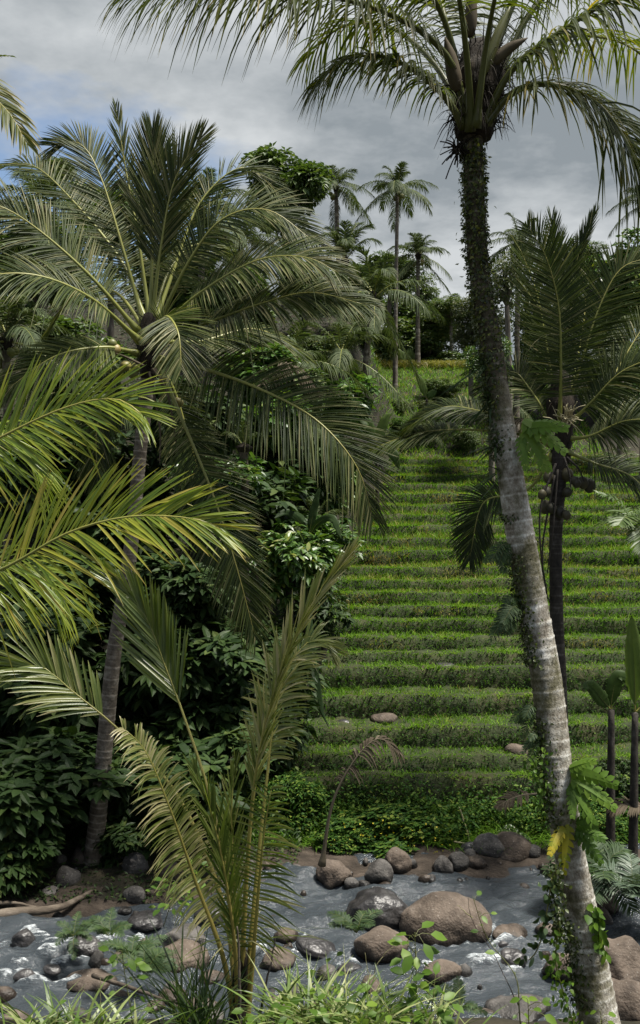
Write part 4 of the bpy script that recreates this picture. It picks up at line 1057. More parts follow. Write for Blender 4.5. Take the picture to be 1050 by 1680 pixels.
# ---- the dark palm at right behind the pale trunk
def right_palm():
    rng = np.random.default_rng(41)
    tr = PP([(925, 1400, 19.8), (922, 1300, 19.8), (919, 1150, 19.8), (913, 1000, 19.8), (912, 880, 19.9), (917, 780, 19.9), (920, 690, 20)])
    t = thing('coconut_palm', tr[0], 'coconut palm with thin dark trunk and hanging nuts right behind the pale trunk', 'palm tree')
    palm_trunk(t, tr, np.array([13, 12, 11.5, 11, 11, 12, 13]) / FPX * 19.8, M['dark_bark'], ring=.13, k=14, seed=8, bump=.05)
    fibre_ball(t, P(920, 760, 20), P(920, 610, 20), .18, .30, 7, strands=120)
    k = dict(leaf='palm', segs=4, r0=.045, width=.028, fold=.7, tint=.32, jit=.05, var=.6, gap=.06)
    C = lambda *a: PP(a)
    fr = [
        (C((918, 690, 19.8), (920, 600, 19.5), (916, 500, 19.3), (895, 420, 19.1), (865, 370, 19)), dict(L=1.05, n=95, up=(.2, -1, .15), a0=82, a1=30, droop=.35, t0=.12)),
        (C((914, 690, 20.1), (900, 590, 20.3), (880, 480, 20.5), (850, 400, 20.7)), dict(L=1.05, n=85, up=(.3, -1, .2), a0=60, a1=20, droop=.3)),
        (C((922, 690, 20.2), (925, 560, 20.6), (940, 450, 20.9), (976, 350, 21)), dict(L=.8, n=85, up=(-.6, -.8, 0), a0=30, a1=10, droop=.15)),
        (C((922, 690, 20.1), (918, 560, 20.5), (912, 460, 20.8), (905, 360, 21)), dict(L=.95, n=85, up=(0, -1, 0), a0=40, a1=12, droop=.15)),
        (C((926, 690, 20), (955, 590, 20), (985, 500, 20), (1020, 440, 20), (1075, 420, 20)), dict(L=1.05, n=90, up=(-.4, -.9, .4), a0=75, a1=30, droop=.5)),
        (C((930, 700, 19.9), (970, 660, 19.6), (1020, 610, 19.3), (1090, 580, 19)), dict(L=1.1, n=85, up=(-.1, -.8, .9), droop=.95)),
        (C((932, 720, 19.9), (970, 715, 19.6), (1030, 690, 19.3), (1110, 690, 19)), dict(L=1.1, n=85, up=(-.1, -.7, .9), droop=1.1)),
        (C((930, 740, 19.9), (975, 760, 19.6), (1040, 785, 19.4), (1090, 850, 19.3)), dict(L=.9, n=70, up=(0, -.6, .9), droop=1.1, tint=.2)),
        (C((908, 700, 20), (870, 640, 20.2), (840, 610, 20.4), (800, 640, 20.6)), dict(L=1.0, n=80, up=(.1, -.8, .8), droop=.9)),
        (C((906, 715, 20.1), (860, 690, 20.6), (790, 675, 21), (730, 668, 21.4), (668, 700, 21.8)), dict(L=.85, n=90, up=(0, -.6, 1), droop=1.1, t0=.35)),
        (C((906, 730, 20.1), (850, 712, 20.6), (760, 705, 21.2), (680, 712, 21.7), (600, 740, 22)), dict(L=.85, n=80, up=(0, -.6, 1), droop=1.1, t0=.5)),
        (C((908, 745, 20), (870, 800, 20.2), (830, 812, 20.3), (790, 830, 20.4), (770, 920, 20.4)), dict(L=.75, n=80, up=(-.4, -.9, .4), droop=.6, t0=.4, tint=.1)),
        (C((924, 690, 20.3), (945, 600, 20.8), (960, 500, 21.3), (950, 420, 21.6)), dict(L=1.0, n=80, up=(-.3, -1, .2), droop=.3, tint=.3)),
        (C((928, 700, 20.2), (990, 640, 20.8), (1040, 560, 21.3), (1080, 500, 21.6)), dict(L=1.0, n=80, up=(-.3, -.9, .5), droop=.7, tint=.3)),
    ]
    for c_, kw in fr:
        kk = dict(k); kk.update(kw); kk['n'] = int(kk['n'] * 1.7); kk['droop'] *= .4; frond(t, c_, rng, **kk)
    frond(t, C((910, 730, 20), (880, 700, 20.2), (850, 690, 20.3), (835, 740, 20.4)), rng, L=.7, n=45, dead=True, droop=1.2)
    for i, (x, y) in enumerate([(895, 820), (905, 828), (912, 840), (898, 838), (926, 836), (936, 805), (956, 795), (961, 806), (945, 782), (893, 806), (906, 790), (930, 770), (940, 790)]):
        coconut(t, P(x + (i * 7 % 5 - 2) * 3, y + (i * 5 % 7 - 3) * 3, 19.55 + .08 * (i % 4)), .085 + .012 * (i % 4), 'nut_brown', 50 + i)
    mb = MB()
    for cc in (((912, 760, 19.6), (886, 840, 19.5), (893, 960, 19.6), (905, 990, 19.7)), ((915, 770, 19.6), (907, 870, 19.5), (898, 940, 19.6)), ((910, 780, 19.6), (890, 900, 19.6), (898, 980, 19.6)), ((930, 750, 19.6), (950, 770, 19.5), (958, 790, 19.5)), ((925, 750, 19.6), (935, 780, 19.5), (936, 800, 19.5))):
        tube(mb, curve(PP(cc), 18)[0], np.linspace(.024, .012, 18), 6)
    mb.build('fruit_stalk', M['dark_bark'], t)
    mb = MB()
    for q in range(70):
        s = P(928, 690, 19.7) + rng.normal(0, .06, 3); e = s + rng.normal(0, .16, 3) + [0, -.1, .05]
        tube(mb, curve([s, (s + e) / 2 + [0, 0, .04], e], 4)[0], .008, 4, 0, .9)
    mb.build('flower_spray', M['straw'], t)


right_palm()


# ---- generic farther palms: shared frond meshes
def make_frond_kit(seed):
    rng = np.random.default_rng(seed); kit = {}
    for nm, el, arch, dr in (('up', 64, .95, .6), ('high', 55, 1.15, .9), ('mid', 30, 1.35, 1.3), ('low', -5, 1.2, 1.5), ('hang', -50, .5, 1.2)):
        for v in range(2):
            e = math.radians(el + rng.normal(0, 4)); s = np.linspace(0, 1, 6)
            pts = np.stack([math.cos(e) * s * 3.8, .15 * s**2 * (v - .5), math.sin(e) * s * 3.8 - arch * 1.9 * s**2], 1)
            up = (-1, 0, .25) if el > 60 else (0, 0, 1)
            g = frond_geo(pts, .95, 60, up, rng, droop=dr, width=.055, segs=3, t0=.18, jit=.12)
            st = MB(); rachis(st, g, .04, k=5)
            mb = MB(); leaflet_mesh(mb, g, np.arange(g['n']), rng, fold=.3)
            kit[nm, v] = st.mesh('frond', [M['rachis']]), mb.mesh('leaflets', [M['palm_far']])
    return kit


KIT = make_frond_kit(90)
NUTV = None


def far_palm(px, py, d, label, size=1.0, seed=0, lean=0.0, n=20, young=False, trunk_r=.13, mat='grey_palm_bark', group='coconut palms on the hillside'):
    """palm whose crown heart is seen at (px, py) d metres away"""
    rng = np.random.default_rng(1000 + seed)
    top = P(px, py, d); gx = top[0] + lean; b = np.array([gx, d, float(height(gx, d)) - .2])
    if b[2] > top[2] - .3:
        b[2] = top[2] - .6
    t = thing('coconut_palm', b, label, 'palm tree', group)
    h = top[2] - b[2]
    if h > 1.2:
        c = [b, b * .6 + top * .4 + [lean * .1, 0, 0], top]
        palm_trunk(t, np.array(c), [trunk_r * 1.5, trunk_r, trunk_r * .9], M[mat], ring=.3, k=10, seed=seed, bump=.03)
    fibre_ball(t, top - [0, 0, .35 * size], top + [0, 0, .35 * size], trunk_r, trunk_r * 1.7, seed, strands=12)
    kinds = ['up'] * 4 + ['high'] * 6 + ['mid'] * 6 + ['low'] * 4 + ['hang'] * 2
    if young: kinds = ['up'] * 7 + ['high'] * 7 + ['mid'] * 4
    a = rng.random() * 6
    for i in range(n):
        if rng.random() < .12: continue
        kn = kinds[int(i * len(kinds) / n)]
        sm, lm = KIT[kn, int(rng.integers(2))]
        f = link('frond', sm, t); tag(link('leaflets', lm, f), kind='stuff')
        a += 2.4
        f.location = tuple(top - b + [0, 0, (.25 if kn == 'up' else 0) * size]); f.rotation_euler = (rng.normal(0, .1), rng.normal(0, .12), a + rng.normal(0, .2))
        s = size * rng.uniform(.85, 1.1); f.scale = (s, s, s)
    if not young and h > 5:
        for q in range(6):
            an = rng.random() * 6.28
            coconut(t, top + np.array([math.cos(an) * .3, math.sin(an) * .3, -.4 + rng.normal(0, .1)]), .12, 'nut', q)
    return t


far_palm(551, 308, 60, 'distant coconut palm on the skyline touching the round broadleaf tree', .66, 1, lean=.2, n=24)
far_palm(652, 312, 58, 'tallest slim distant palm with a thin white trunk on the skyline', .72, 2, lean=-.1, n=24, trunk_r=.11, mat='bark')
far_palm(686, 420, 63, 'distant palm just right of and below the tallest slim palm', .66, 3, n=22)
far_palm(566, 430, 50, 'young palm below the left skyline palm, arching over the dark tree', .9, 4, young=True, n=16)
far_palm(612, 490, 45, 'hillside palm with broad arching fronds below the two skyline palms', .95, 5, n=18, lean=-.5)
far_palm(560, 585, 40, 'low hillside palm with drooping pale fronds left of the yellow field', .8, 6, n=18)
far_palm(470, 600, 36, 'shaded palm on the slope behind the big left palm, centre', .8, 7, n=18)
far_palm(395, 400, 42, 'palm rising right of the big left palm crown, below the round tree', .78, 8, n=20)
far_palm(330, 350, 36, 'palm peeking above the big left palm crown at its right', .75, 9, n=20)
far_palm(70, 350, 34, 'palm behind the big left palm crown at its upper left', .80, 10, n=20)
far_palm(10, 560, 29, 'shaded palm behind the big left palm at the left edge', .75, 11, n=20)
far_palm(120, 640, 30, 'shaded palm under the big left palm crown, left of its trunk', .60, 12, n=18)
far_palm(850, 400, 50, 'distant palm tip right of the ivy-clad trunk against the sky', .60, 13, n=18)
far_palm(800, 640, 53, 'low palm behind the pale trunk at the top of the terraces', .75, 15, n=16)
far_palm(700, 712, 50, 'small bushy palm at the upper left rim of the terraces', .42, 16, young=True, n=14)
far_palm(1062, 335, 44, 'palm cut by the right edge high up against the sky', .50, 18, n=16)
far_palm(520, 860, 28, 'small grey-green palm at the jungle edge left of the terraces', .34, 19, young=True, n=12)
far_palm(400, 735, 25, 'small palm seedling with fan-like frond in the dark jungle centre', .30, 21, young=True, n=7)
far_palm(1020, 560, 46, 'palm behind the dark-trunked palm at the right edge', .60, 22, n=16)


# ------------------------------------------------------------------ broadleaf trees and shrubs
def crown_mesh(kind, seed, mat):
    """unit crown (radius about 1); leaves in drooping rosettes on lumpy clumps"""
    rng = np.random.default_rng(seed)
    cfg = {'cacao': (15, .42, 26, 7, .135, .40, 1), 'tree': (26, .32, 52, 5, .072, .5, 0), 'fine': (30, .28, 80, 5, .042, .45, 0), 'dense': (24, .36, 90, 5, .06, .55, 0), 'sparse': (22, .30, 30, 4, .06, .5, 0)}[kind]
    nc, rc, ncl, nl, ll, asp, lod = cfg
    mb = MB(); cen = []
    for q in range(nc):
        v = nrm(rng.normal(size=3)); v[2] = v[2] * .9 + .1
        cen.append(v * rng.uniform(.25, .82))
    P_, D_, N_ = [], [], []
    for c in cen:
        r = rc * rng.uniform(.7, 1.25)
        v = nrm(rng.normal(size=(ncl, 3)) + [0, -.15, .35]) * rng.uniform(.55, 1.02, (ncl, 1))**.5
        pos = c + v * r * [1, 1, .85]
        for k in range(ncl):
            a = np.arange(nl) / nl * 6.28 + rng.random() * 6
            el = rng.normal(-.25, .35, nl)
            out = nrm(v[k] + 1e-6)
            D = np.stack([np.cos(a) * np.cos(el), np.sin(a) * np.cos(el), np.sin(el)], 1) + out * .45
            P_.append(pos[k] + D * .02); D_.append(D); N_.append(np.tile([0, 0, 1.0], (nl, 1)) + rng.normal(0, .35, (nl, 3)) + out * .3)
    p, d, n = np.vstack(P_), np.vstack(D_), np.vstack(N_)
    l = ll * rng.uniform(.65, 1.25, len(p)) * 2
    leaves(mb, p, d, n, l, l * asp, rng, lod=lod, curl=.22)
    return mb.mesh('crown', [M[mat]], smooth=False), cen


CROWNS = {}


def get_crown(kind, v, mat):
    key = (kind, v, mat)
    if key not in CROWNS:
        CROWNS[key] = crown_mesh(kind, hash(kind) % 97 * 0 + 500 + v * 7 + len(kind), mat)
    return CROWNS[key]


def broadleaf(name, px, py, d, rx, ry, label, kind='cacao', mat='big_leaf_shaded', v=0, cat='shrub', group=None, bark='dark_bark', yaw=None, deep=.9):
    """tree or shrub whose crown is centred at (px, py), rx by ry pixels half-size"""
    rng = np.random.default_rng(int(px * 7 + py * 3 + d))
    c = P(px, py, d); sx = rx / FPX * d; sz = ry / FPX * d
    gz = float(height(c[0], d)); b = np.array([c[0] + rng.normal(0, .1), d + .1, min(gz, c[2] - sz * .6) - .1])
    t = thing(name, b, label, cat, group)
    me, cen = get_crown(kind, v, mat)
    o = link('crown', me, t); o.location = tuple(c - b); o.scale = (sx, (sx + sz) / 2 * deep, sz)
    yw = rng.random() * 6.28 if yaw is None else yaw
    o.rotation_euler = (0, 0, yw)
    mb = MB(); r0 = .05 + .035 * sz
    fork = c - [0, 0, sz * .45]
    tube(mb, curve([b, (b + fork) / 2 + rng.normal(0, .08, 3), fork], 14)[0], np.linspace(r0 * 1.4, r0, 14), 9)
    cy, sy = math.cos(yw), math.sin(yw)
    for q in cen[::2]:
        s = np.asarray(q) * [sx, (sx + sz) / 2 * deep, sz]; e = c + np.array([s[0] * cy - s[1] * sy, s[0] * sy + s[1] * cy, s[2]])
        tube(mb, curve([fork, (fork + e) / 2 + [0, 0, sz * .12], e], 8)[0], np.linspace(r0 * .6, r0 * .15, 8), 5)
    mb.build('trunk', M[bark], t)
    return t


G1 = 'broad-leaved shrubs in the shade'
for (px, py, d, rx, ry, lb, mt, v) in [
    (55, 1120, 22.0, 150, 120, 'dark broad-leaved shrub at the left edge level with the stalked young frond', 'big_leaf_shaded', 0),
    (40, 1300, 19.0, 140, 110, 'dark broad-leaved shrub lowest at the left edge above the driftwood', 'big_leaf_shaded', 1),
    (300, 975, 23.5, 110, 80, 'dark broad-leaved shrub right of the grey trunk above the stalked fan frond', 'big_leaf_shaded', 2),
    (310, 1110, 22.2, 130, 100, 'dark broad-leaved shrub right of the grey trunk at mid height', 'big_leaf_shaded', 0),
    (330, 1270, 20.3, 140, 100, 'dark broad-leaved shrub behind the young palm just above the shaded boulders', 'big_leaf_shaded', 1),
    (110, 985, 24.5, 130, 95, 'dark broad-leaved shrub left of the grey trunk beneath the yellow frond', 'big_leaf_shaded', 2),
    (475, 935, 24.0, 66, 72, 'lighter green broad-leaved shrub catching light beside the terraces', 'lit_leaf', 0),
    (455, 1100, 23.0, 80, 110, 'dark broad-leaved shrub beside the upright tip of the young palm', 'big_leaf_shaded', 2),
    (400, 850, 26.5, 120, 100, 'dark shrub in the jungle centre under the hanging frond', 'big_leaf_shaded', 1),
    (110, 800, 28.0, 150, 110, 'dark shrub between the two yellow fronds at left', 'big_leaf_shaded', 0),
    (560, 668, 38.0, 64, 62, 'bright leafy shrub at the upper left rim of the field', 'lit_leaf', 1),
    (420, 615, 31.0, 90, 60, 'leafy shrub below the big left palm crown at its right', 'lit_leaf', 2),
    (500, 770, 30.0, 90, 80, 'dark shrub behind the large drooping frond', 'big_leaf_shaded', 2),
    (315, 700, 27.0, 90, 100, 'leafy dark shrub right beside the coconuts of the left palm', 'big_leaf_shaded', 1),
    (190, 1280, 20.6, 110, 100, 'deeply shaded shrub behind the lower grey trunk', 'big_leaf_shaded', 1),
    (210, 860, 27.0, 100, 90, 'deeply shaded shrub behind the grey trunk at mid height', 'big_leaf_shaded', 0),
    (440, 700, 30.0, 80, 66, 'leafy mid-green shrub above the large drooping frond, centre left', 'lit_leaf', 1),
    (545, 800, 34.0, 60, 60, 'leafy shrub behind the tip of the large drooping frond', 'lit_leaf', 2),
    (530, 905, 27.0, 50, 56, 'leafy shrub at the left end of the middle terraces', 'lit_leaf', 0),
    (520, 1020, 25.2, 46, 60, 'small shrub at the left end of the terraces right of the young palm tip', 'big_leaf_shaded', 1),
    (360, 800, 25.0, 70, 70, 'shaded shrub under the hanging frond of the big left palm', 'lit_leaf', 1),
    (20, 1400, 18.4, 110, 66, 'lowest dark shrub overhanging the shaded left bank at the left edge', 'big_leaf_shaded', 2),
    (205, 1372, 19.6, 84, 50, 'low dark shrub just right of the leaning palm foot', 'big_leaf_shaded', 0),
    (420, 1190, 22.0, 80, 90, 'shaded shrub left of the terrace ends behind the young palm', 'big_leaf_shaded', 0),
]:
    broadleaf('broadleaf_shrub', px, py, d, rx, ry, lb, 'cacao', mt, v, 'shrub', G1)

G2 = 'trees on the skyline and slope'
for (px, py, d, rx, ry, lb, kd, mt, v) in [
    (466, 318, 50, 80, 84, 'round glossy broadleaf tree on the skyline left of the distant palms', 'tree', 'tree_leaf', 0),
    (640, 450, 66, 70, 56, 'dark rounded tree behind the slim white palm trunk', 'fine', 'tree_leaf', 1),
    (705, 556, 68, 70, 44, 'low dense dark bush behind the yellow field', 'dense', 'tree_leaf', 0),
    (600, 560, 64, 60, 50, 'dark tree behind the banana plants at the field top', 'dense', 'tree_leaf', 1),
    (775, 540, 52, 60, 60, 'pale leafy tree left of the ivy-clad trunk above the field', 'fine', 'pale_leaf', 0),
    (832, 470, 46, 46, 70, 'airy pale-leaved tree right behind the ivy-clad trunk', 'sparse', 'pale_leaf', 1),
    (945, 425, 54, 70, 40, 'leafy tree top behind the dark-trunked palm fronds', 'fine', 'tree_leaf', 0),
    (1030, 470, 52, 70, 100, 'bright leafy tree at the right edge beside the dark-trunked palm', 'tree', 'lit_leaf', 1),
    (1010, 630, 52, 70, 80, 'leafy tree under the right edge fronds', 'tree', 'lit_leaf', 0),
    (990, 765, 47, 70, 34, 'bush at the right end of the upper terraces', 'fine', 'tree_leaf', 1),
    (60, 430, 40, 110, 100, 'leafy tree behind the big left palm at the left edge', 'tree', 'tree_leaf', 1),
    (180, 360, 44, 90, 70, 'tree behind the top of the big left palm crown', 'tree', 'tree_leaf', 0),
    (90, 285, 60, 40, 26, 'far dark treetop at the upper left against blue sky', 'dense', 'tree_leaf', 0),
    (290, 480, 38, 100, 90, 'tree behind the big left palm heart', 'tree', 'tree_leaf', 1),
    (400, 500, 36, 90, 80, 'tree on the slope right of the big left palm heart', 'tree', 'tree_leaf', 0),
    (500, 460, 44, 70, 70, 'tree on the slope beneath the round skyline tree', 'fine', 'tree_leaf', 1),
    (110, 600, 32, 130, 90, 'shaded tree on the slope left of the big left palm heart', 'tree', 'tree_leaf', 0),
    (500, 650, 34, 70, 60, 'dark tree above the large drooping frond', 'tree', 'tree_leaf', 1),
    (800, 600, 44, 46, 60, 'leafy bush behind the pale trunk at the field top', 'fine', 'lit_leaf', 0),
    (500, 590, 42, 70, 50, 'dense green tree on the slope right of the big left palm heart, lower', 'tree', 'tree_leaf', 0),
    (570, 545, 50, 56, 50, 'dense tree left of the slim white trunk, mid slope', 'tree', 'tree_leaf', 1),
    (985, 520, 56, 80, 60, 'dense tree behind the dark-trunked palm at upper right', 'tree', 'lit_leaf', 0),
    (690, 475, 74, 40, 40, 'sparse dark tree below the bright cloud', 'sparse', 'tree_leaf', 0),
    (590, 470, 60, 62, 56, 'leafy tree between the two skyline palms, below them', 'tree', 'tree_leaf', 1),
    (525, 520, 52, 70, 60, 'slope tree under the left skyline palm', 'fine', 'tree_leaf', 0),
    (680, 520, 72, 60, 46, 'dark tree right of the slim white trunk', 'dense', 'tree_leaf', 1),
    (740, 510, 66, 46, 34, 'low tree left of the ivy-clad trunk on the ridge', 'fine', 'tree_leaf', 0),
    (655, 705, 50, 50, 24, 'grassy bush at the head of the terraces, centre', 'fine', 'lit_leaf', 0),
    (700, 668, 55, 46, 20, 'low bush mid slope above the terraces', 'fine', 'pale_leaf', 1),
    (645, 668, 54, 44, 22, 'low bush on the slope below the yellow rice, left', 'fine', 'tree_leaf', 1),
    (725, 640, 56, 46, 24, 'low bush on the slope below the yellow rice, right', 'fine', 'tree_leaf', 0),
    (600, 735, 45, 40, 26, 'bush at the upper left corner of the terraces', 'fine', 'lit_leaf', 1),
    (770, 720, 49, 44, 26, 'bush behind the pale trunk at the head of the terraces', 'fine', 'tree_leaf', 1),
    (590, 588, 69, 44, 22, 'dark low bush behind the yellow field, first from the left', 'dense', 'tree_leaf', 1),
    (645, 584, 70, 44, 22, 'dark low bush behind the slim white trunk foot', 'dense', 'tree_leaf', 0),
    (705, 588, 69, 44, 22, 'dark low bush behind the yellow field, right of the slim trunk', 'dense', 'tree_leaf', 1),
    (740, 600, 66, 50, 30, 'low shrub at the right end of the yellow field', 'dense', 'tree_leaf', 1),
    (880, 560, 54, 60, 100, 'tree behind the fronds of the dark-trunked palm', 'fine', 'tree_leaf', 0),
]:
    broadleaf('broadleaf_tree', px, py, d, rx, ry, lb, kd, mt, v, 'tree', G2, bark='bark')

for (px, py, d, rx, ry, lb, kd, mt, v) in [
    (640, 1365, 20.6, 110, 46, 'low bank shrub dotted with yellow flowers above the river boulders', 'dense', 'weed', 0),
    (560, 1390, 20.2, 60, 46, 'leafy bank shrub at the left end of the flowering bank', 'dense', 'weed', 1),
    (835, 1385, 20.4, 34, 30, 'small bright bank shrub right of the smooth grey boulder', 'dense', 'lit_leaf', 0),
    (985, 1345, 20.8, 66, 40, 'shaded shrub right of the pale trunk on the far bank', 'dense', 'weed', 0),
    (490, 1300, 21.2, 60, 50, 'grassy green shrub left of the lowest terrace', 'dense', 'weed', 1),
    (1030, 1290, 21.6, 50, 60, 'shaded shrub under the banana plants at the right edge', 'dense', 'big_leaf_shaded', 1),
]:
    broadleaf('bank_shrub', px, py, d, rx, ry, lb, kd, mt, v, 'shrub', 'shrubs on the far bank')


# ------------------------------------------------------------------ grass, weeds and undergrowth
def ground_z(x, y):
    """height with the terrace steps"""
    z = height(x, y)
    for i, (d, zz) in enumerate(zip(LIPD, LIPZ)):
        dn = LIPD[i + 1] if i + 1 < len(LIPD) else d + 3
        m = (y >= d) & (y < dn) & (x > left_edge(d) - 2)
        z = np.where(m, np.maximum(z, zz), z)
    return z


def terrace_grass():
    rng = np.random.default_rng(61)
    tread, lipm, riser, riser_g = MB(), MB(), MB(), MB()
    for i, (d, z) in enumerate(zip(LIPD, LIPZ)):
        dn = LIPD[i + 1] if i + 1 < len(LIPD) else d + 2.5
        zp = LIPZ[i - 1] if i else z - .42
        x0 = left_edge(d) - 1.2; x1 = d * .335 + 1.5; W = x1 - x0
        wobf = lambda x: wob_y(i, x)
        den = np.interp(d, [21, 30, 47], [360, 260, 160])
        # tread: rice stubble in rows, brownish towards the middle of the slope
        n = int(W * (dn - d) * den)
        x = rng.uniform(x0, x1, n); y = d + .15 + rng.random(n) * (dn - d); row = np.round((y - d) / .22) * .22 + d + rng.normal(0, .035, n)
        y = np.where(rng.random(n) < .7, row, y) + wobf(x)
        dry = np.clip(np.interp(i, [6, 10], [.02, .2]) + .55 * sst(890, 940, LIP[i]) * sst(1010, 960, LIP[i]) + .45 * sst(1000, 800, LIP[i]) + .3 * wav(x, y, .8, i), 0, 1)
        ti = np.where(rng.random(n) < dry * .7, rng.uniform(.78, 1, n), rng.uniform(.15, .75, n))
        dirs = np.stack([rng.normal(0, .3, n), rng.normal(-.1, .3, n), np.ones(n)], 1)
        blades(tread, np.stack([x, y, z - .04 + wob_z(i, x)], 1), dirs, rng.uniform(.06, .17, n) * np.interp(i, [5, 12], [1, 2.4]) * (1 + .3 * wav(x, y, .6, 2 * i)), rng.uniform(.012, .022, n) * np.interp(d, [21, 47], [1, 1.7]), rng, droop=rng.uniform(.1, .8, n), segs=2, tint=ti)
        # lip: dense short green grass hanging over the edge
        n = int(W * np.interp(d, [21, 47], [260, 130]))
        x = rng.uniform(x0, x1, n); y = d + rng.normal(.12, .10, n) + wobf(x); kp = rng.random(n) < np.clip(.75 + .5 * wav(x, y, 1.1, 2 + i), .25, 1); x, y = x[kp], y[kp]; n = len(x)
        dirs = np.stack([rng.normal(0, .4, n), rng.normal(-.5, .4, n), np.ones(n)], 1)
        blades(lipm, np.stack([x, y, z + .03 + wob_z(i, x) + rng.normal(0, .015, n)], 1), dirs, rng.uniform(.07, .20, n) * np.interp(i, [4, 10], [.85, 1]) * np.clip(.85 + .35 * wav(x, y, 1.9, i), .35, 1.5), rng.uniform(.014, .024, n) * np.interp(d, [21, 47], [1, 1.7]), rng, droop=rng.uniform(.2, 1.0, n), segs=2, tint=np.clip(rng.uniform(.4, .8, n) + .12 * wav(x, y, .9, i), 0, 1))
        # riser: small weeds, the wall's shade put into their darker tint
        n = int(W * (z - zp) * np.interp(d, [21, 28, 34, 47], [260, 170, 60, 30]))
        x = rng.uniform(x0, x1, n); f = rng.random(n); y = d - .10 + .12 * f + wobf(x) - .03
        leaves(riser, np.stack([x, y, zp + (z - zp) * f], 1), np.stack([rng.normal(0, .6, n), -np.abs(rng.normal(.7, .3, n)), rng.normal(.1, .6, n)], 1), np.stack([rng.normal(0, .3, n), np.full(n, -.4), np.ones(n)], 1), rng.uniform(.05, .11, n), rng.uniform(.025, .05, n), rng, lod=0, tint=rng.random(n)**1.6 * .75)
        n = int(W * max(z - zp, .2) * np.interp(d, [21, 27, 31, 47], [120, 160, 400, 300]))
        x = rng.uniform(x0, x1, n); f = rng.random(n); y = d - .12 + .12 * f + wobf(x) - .02
        br = (wav(x, y, 1.0, 3 * i) > .55) & (rng.random(n) < .6) & (i > 5)
        dirs = np.stack([rng.normal(0, .45, n), -np.abs(rng.normal(.55, .3, n)), rng.normal(.9, .3, n)], 1)
        blades(riser_g, np.stack([x, y, zp + (z - zp) * f * 1.02], 1), dirs, rng.uniform(.10, .24, n), rng.uniform(.014, .024, n) * np.interp(d, [21, 47], [1, 1.7]), rng, droop=rng.uniform(.1, .8, n), segs=2, tint=np.where(br, rng.uniform(.88, 1, n), np.clip(rng.uniform(.0, .62, n) * np.interp(i, [5, 10], [.45, 1.15]), 0, .8)))  # green tint lowered on the lower walls to carry their shade
    tag(riser_g.build('terrace_wall_grass', M['grass']), 'longer grass growing on the terrace walls', 'grass', kind='stuff')
    tag(tread.build('rice_stubble', M['grass']), 'green and straw-coloured rice stubble on the terrace steps', 'rice', kind='stuff')
    tag(lipm.build('terrace_grass', M['grass']), 'short bright grass along the terrace edges', 'grass', kind='stuff')
    tag(riser.build('terrace_weeds', M['weed']), 'small dark weeds on the terrace walls', 'weeds', kind='stuff')


terrace_grass()


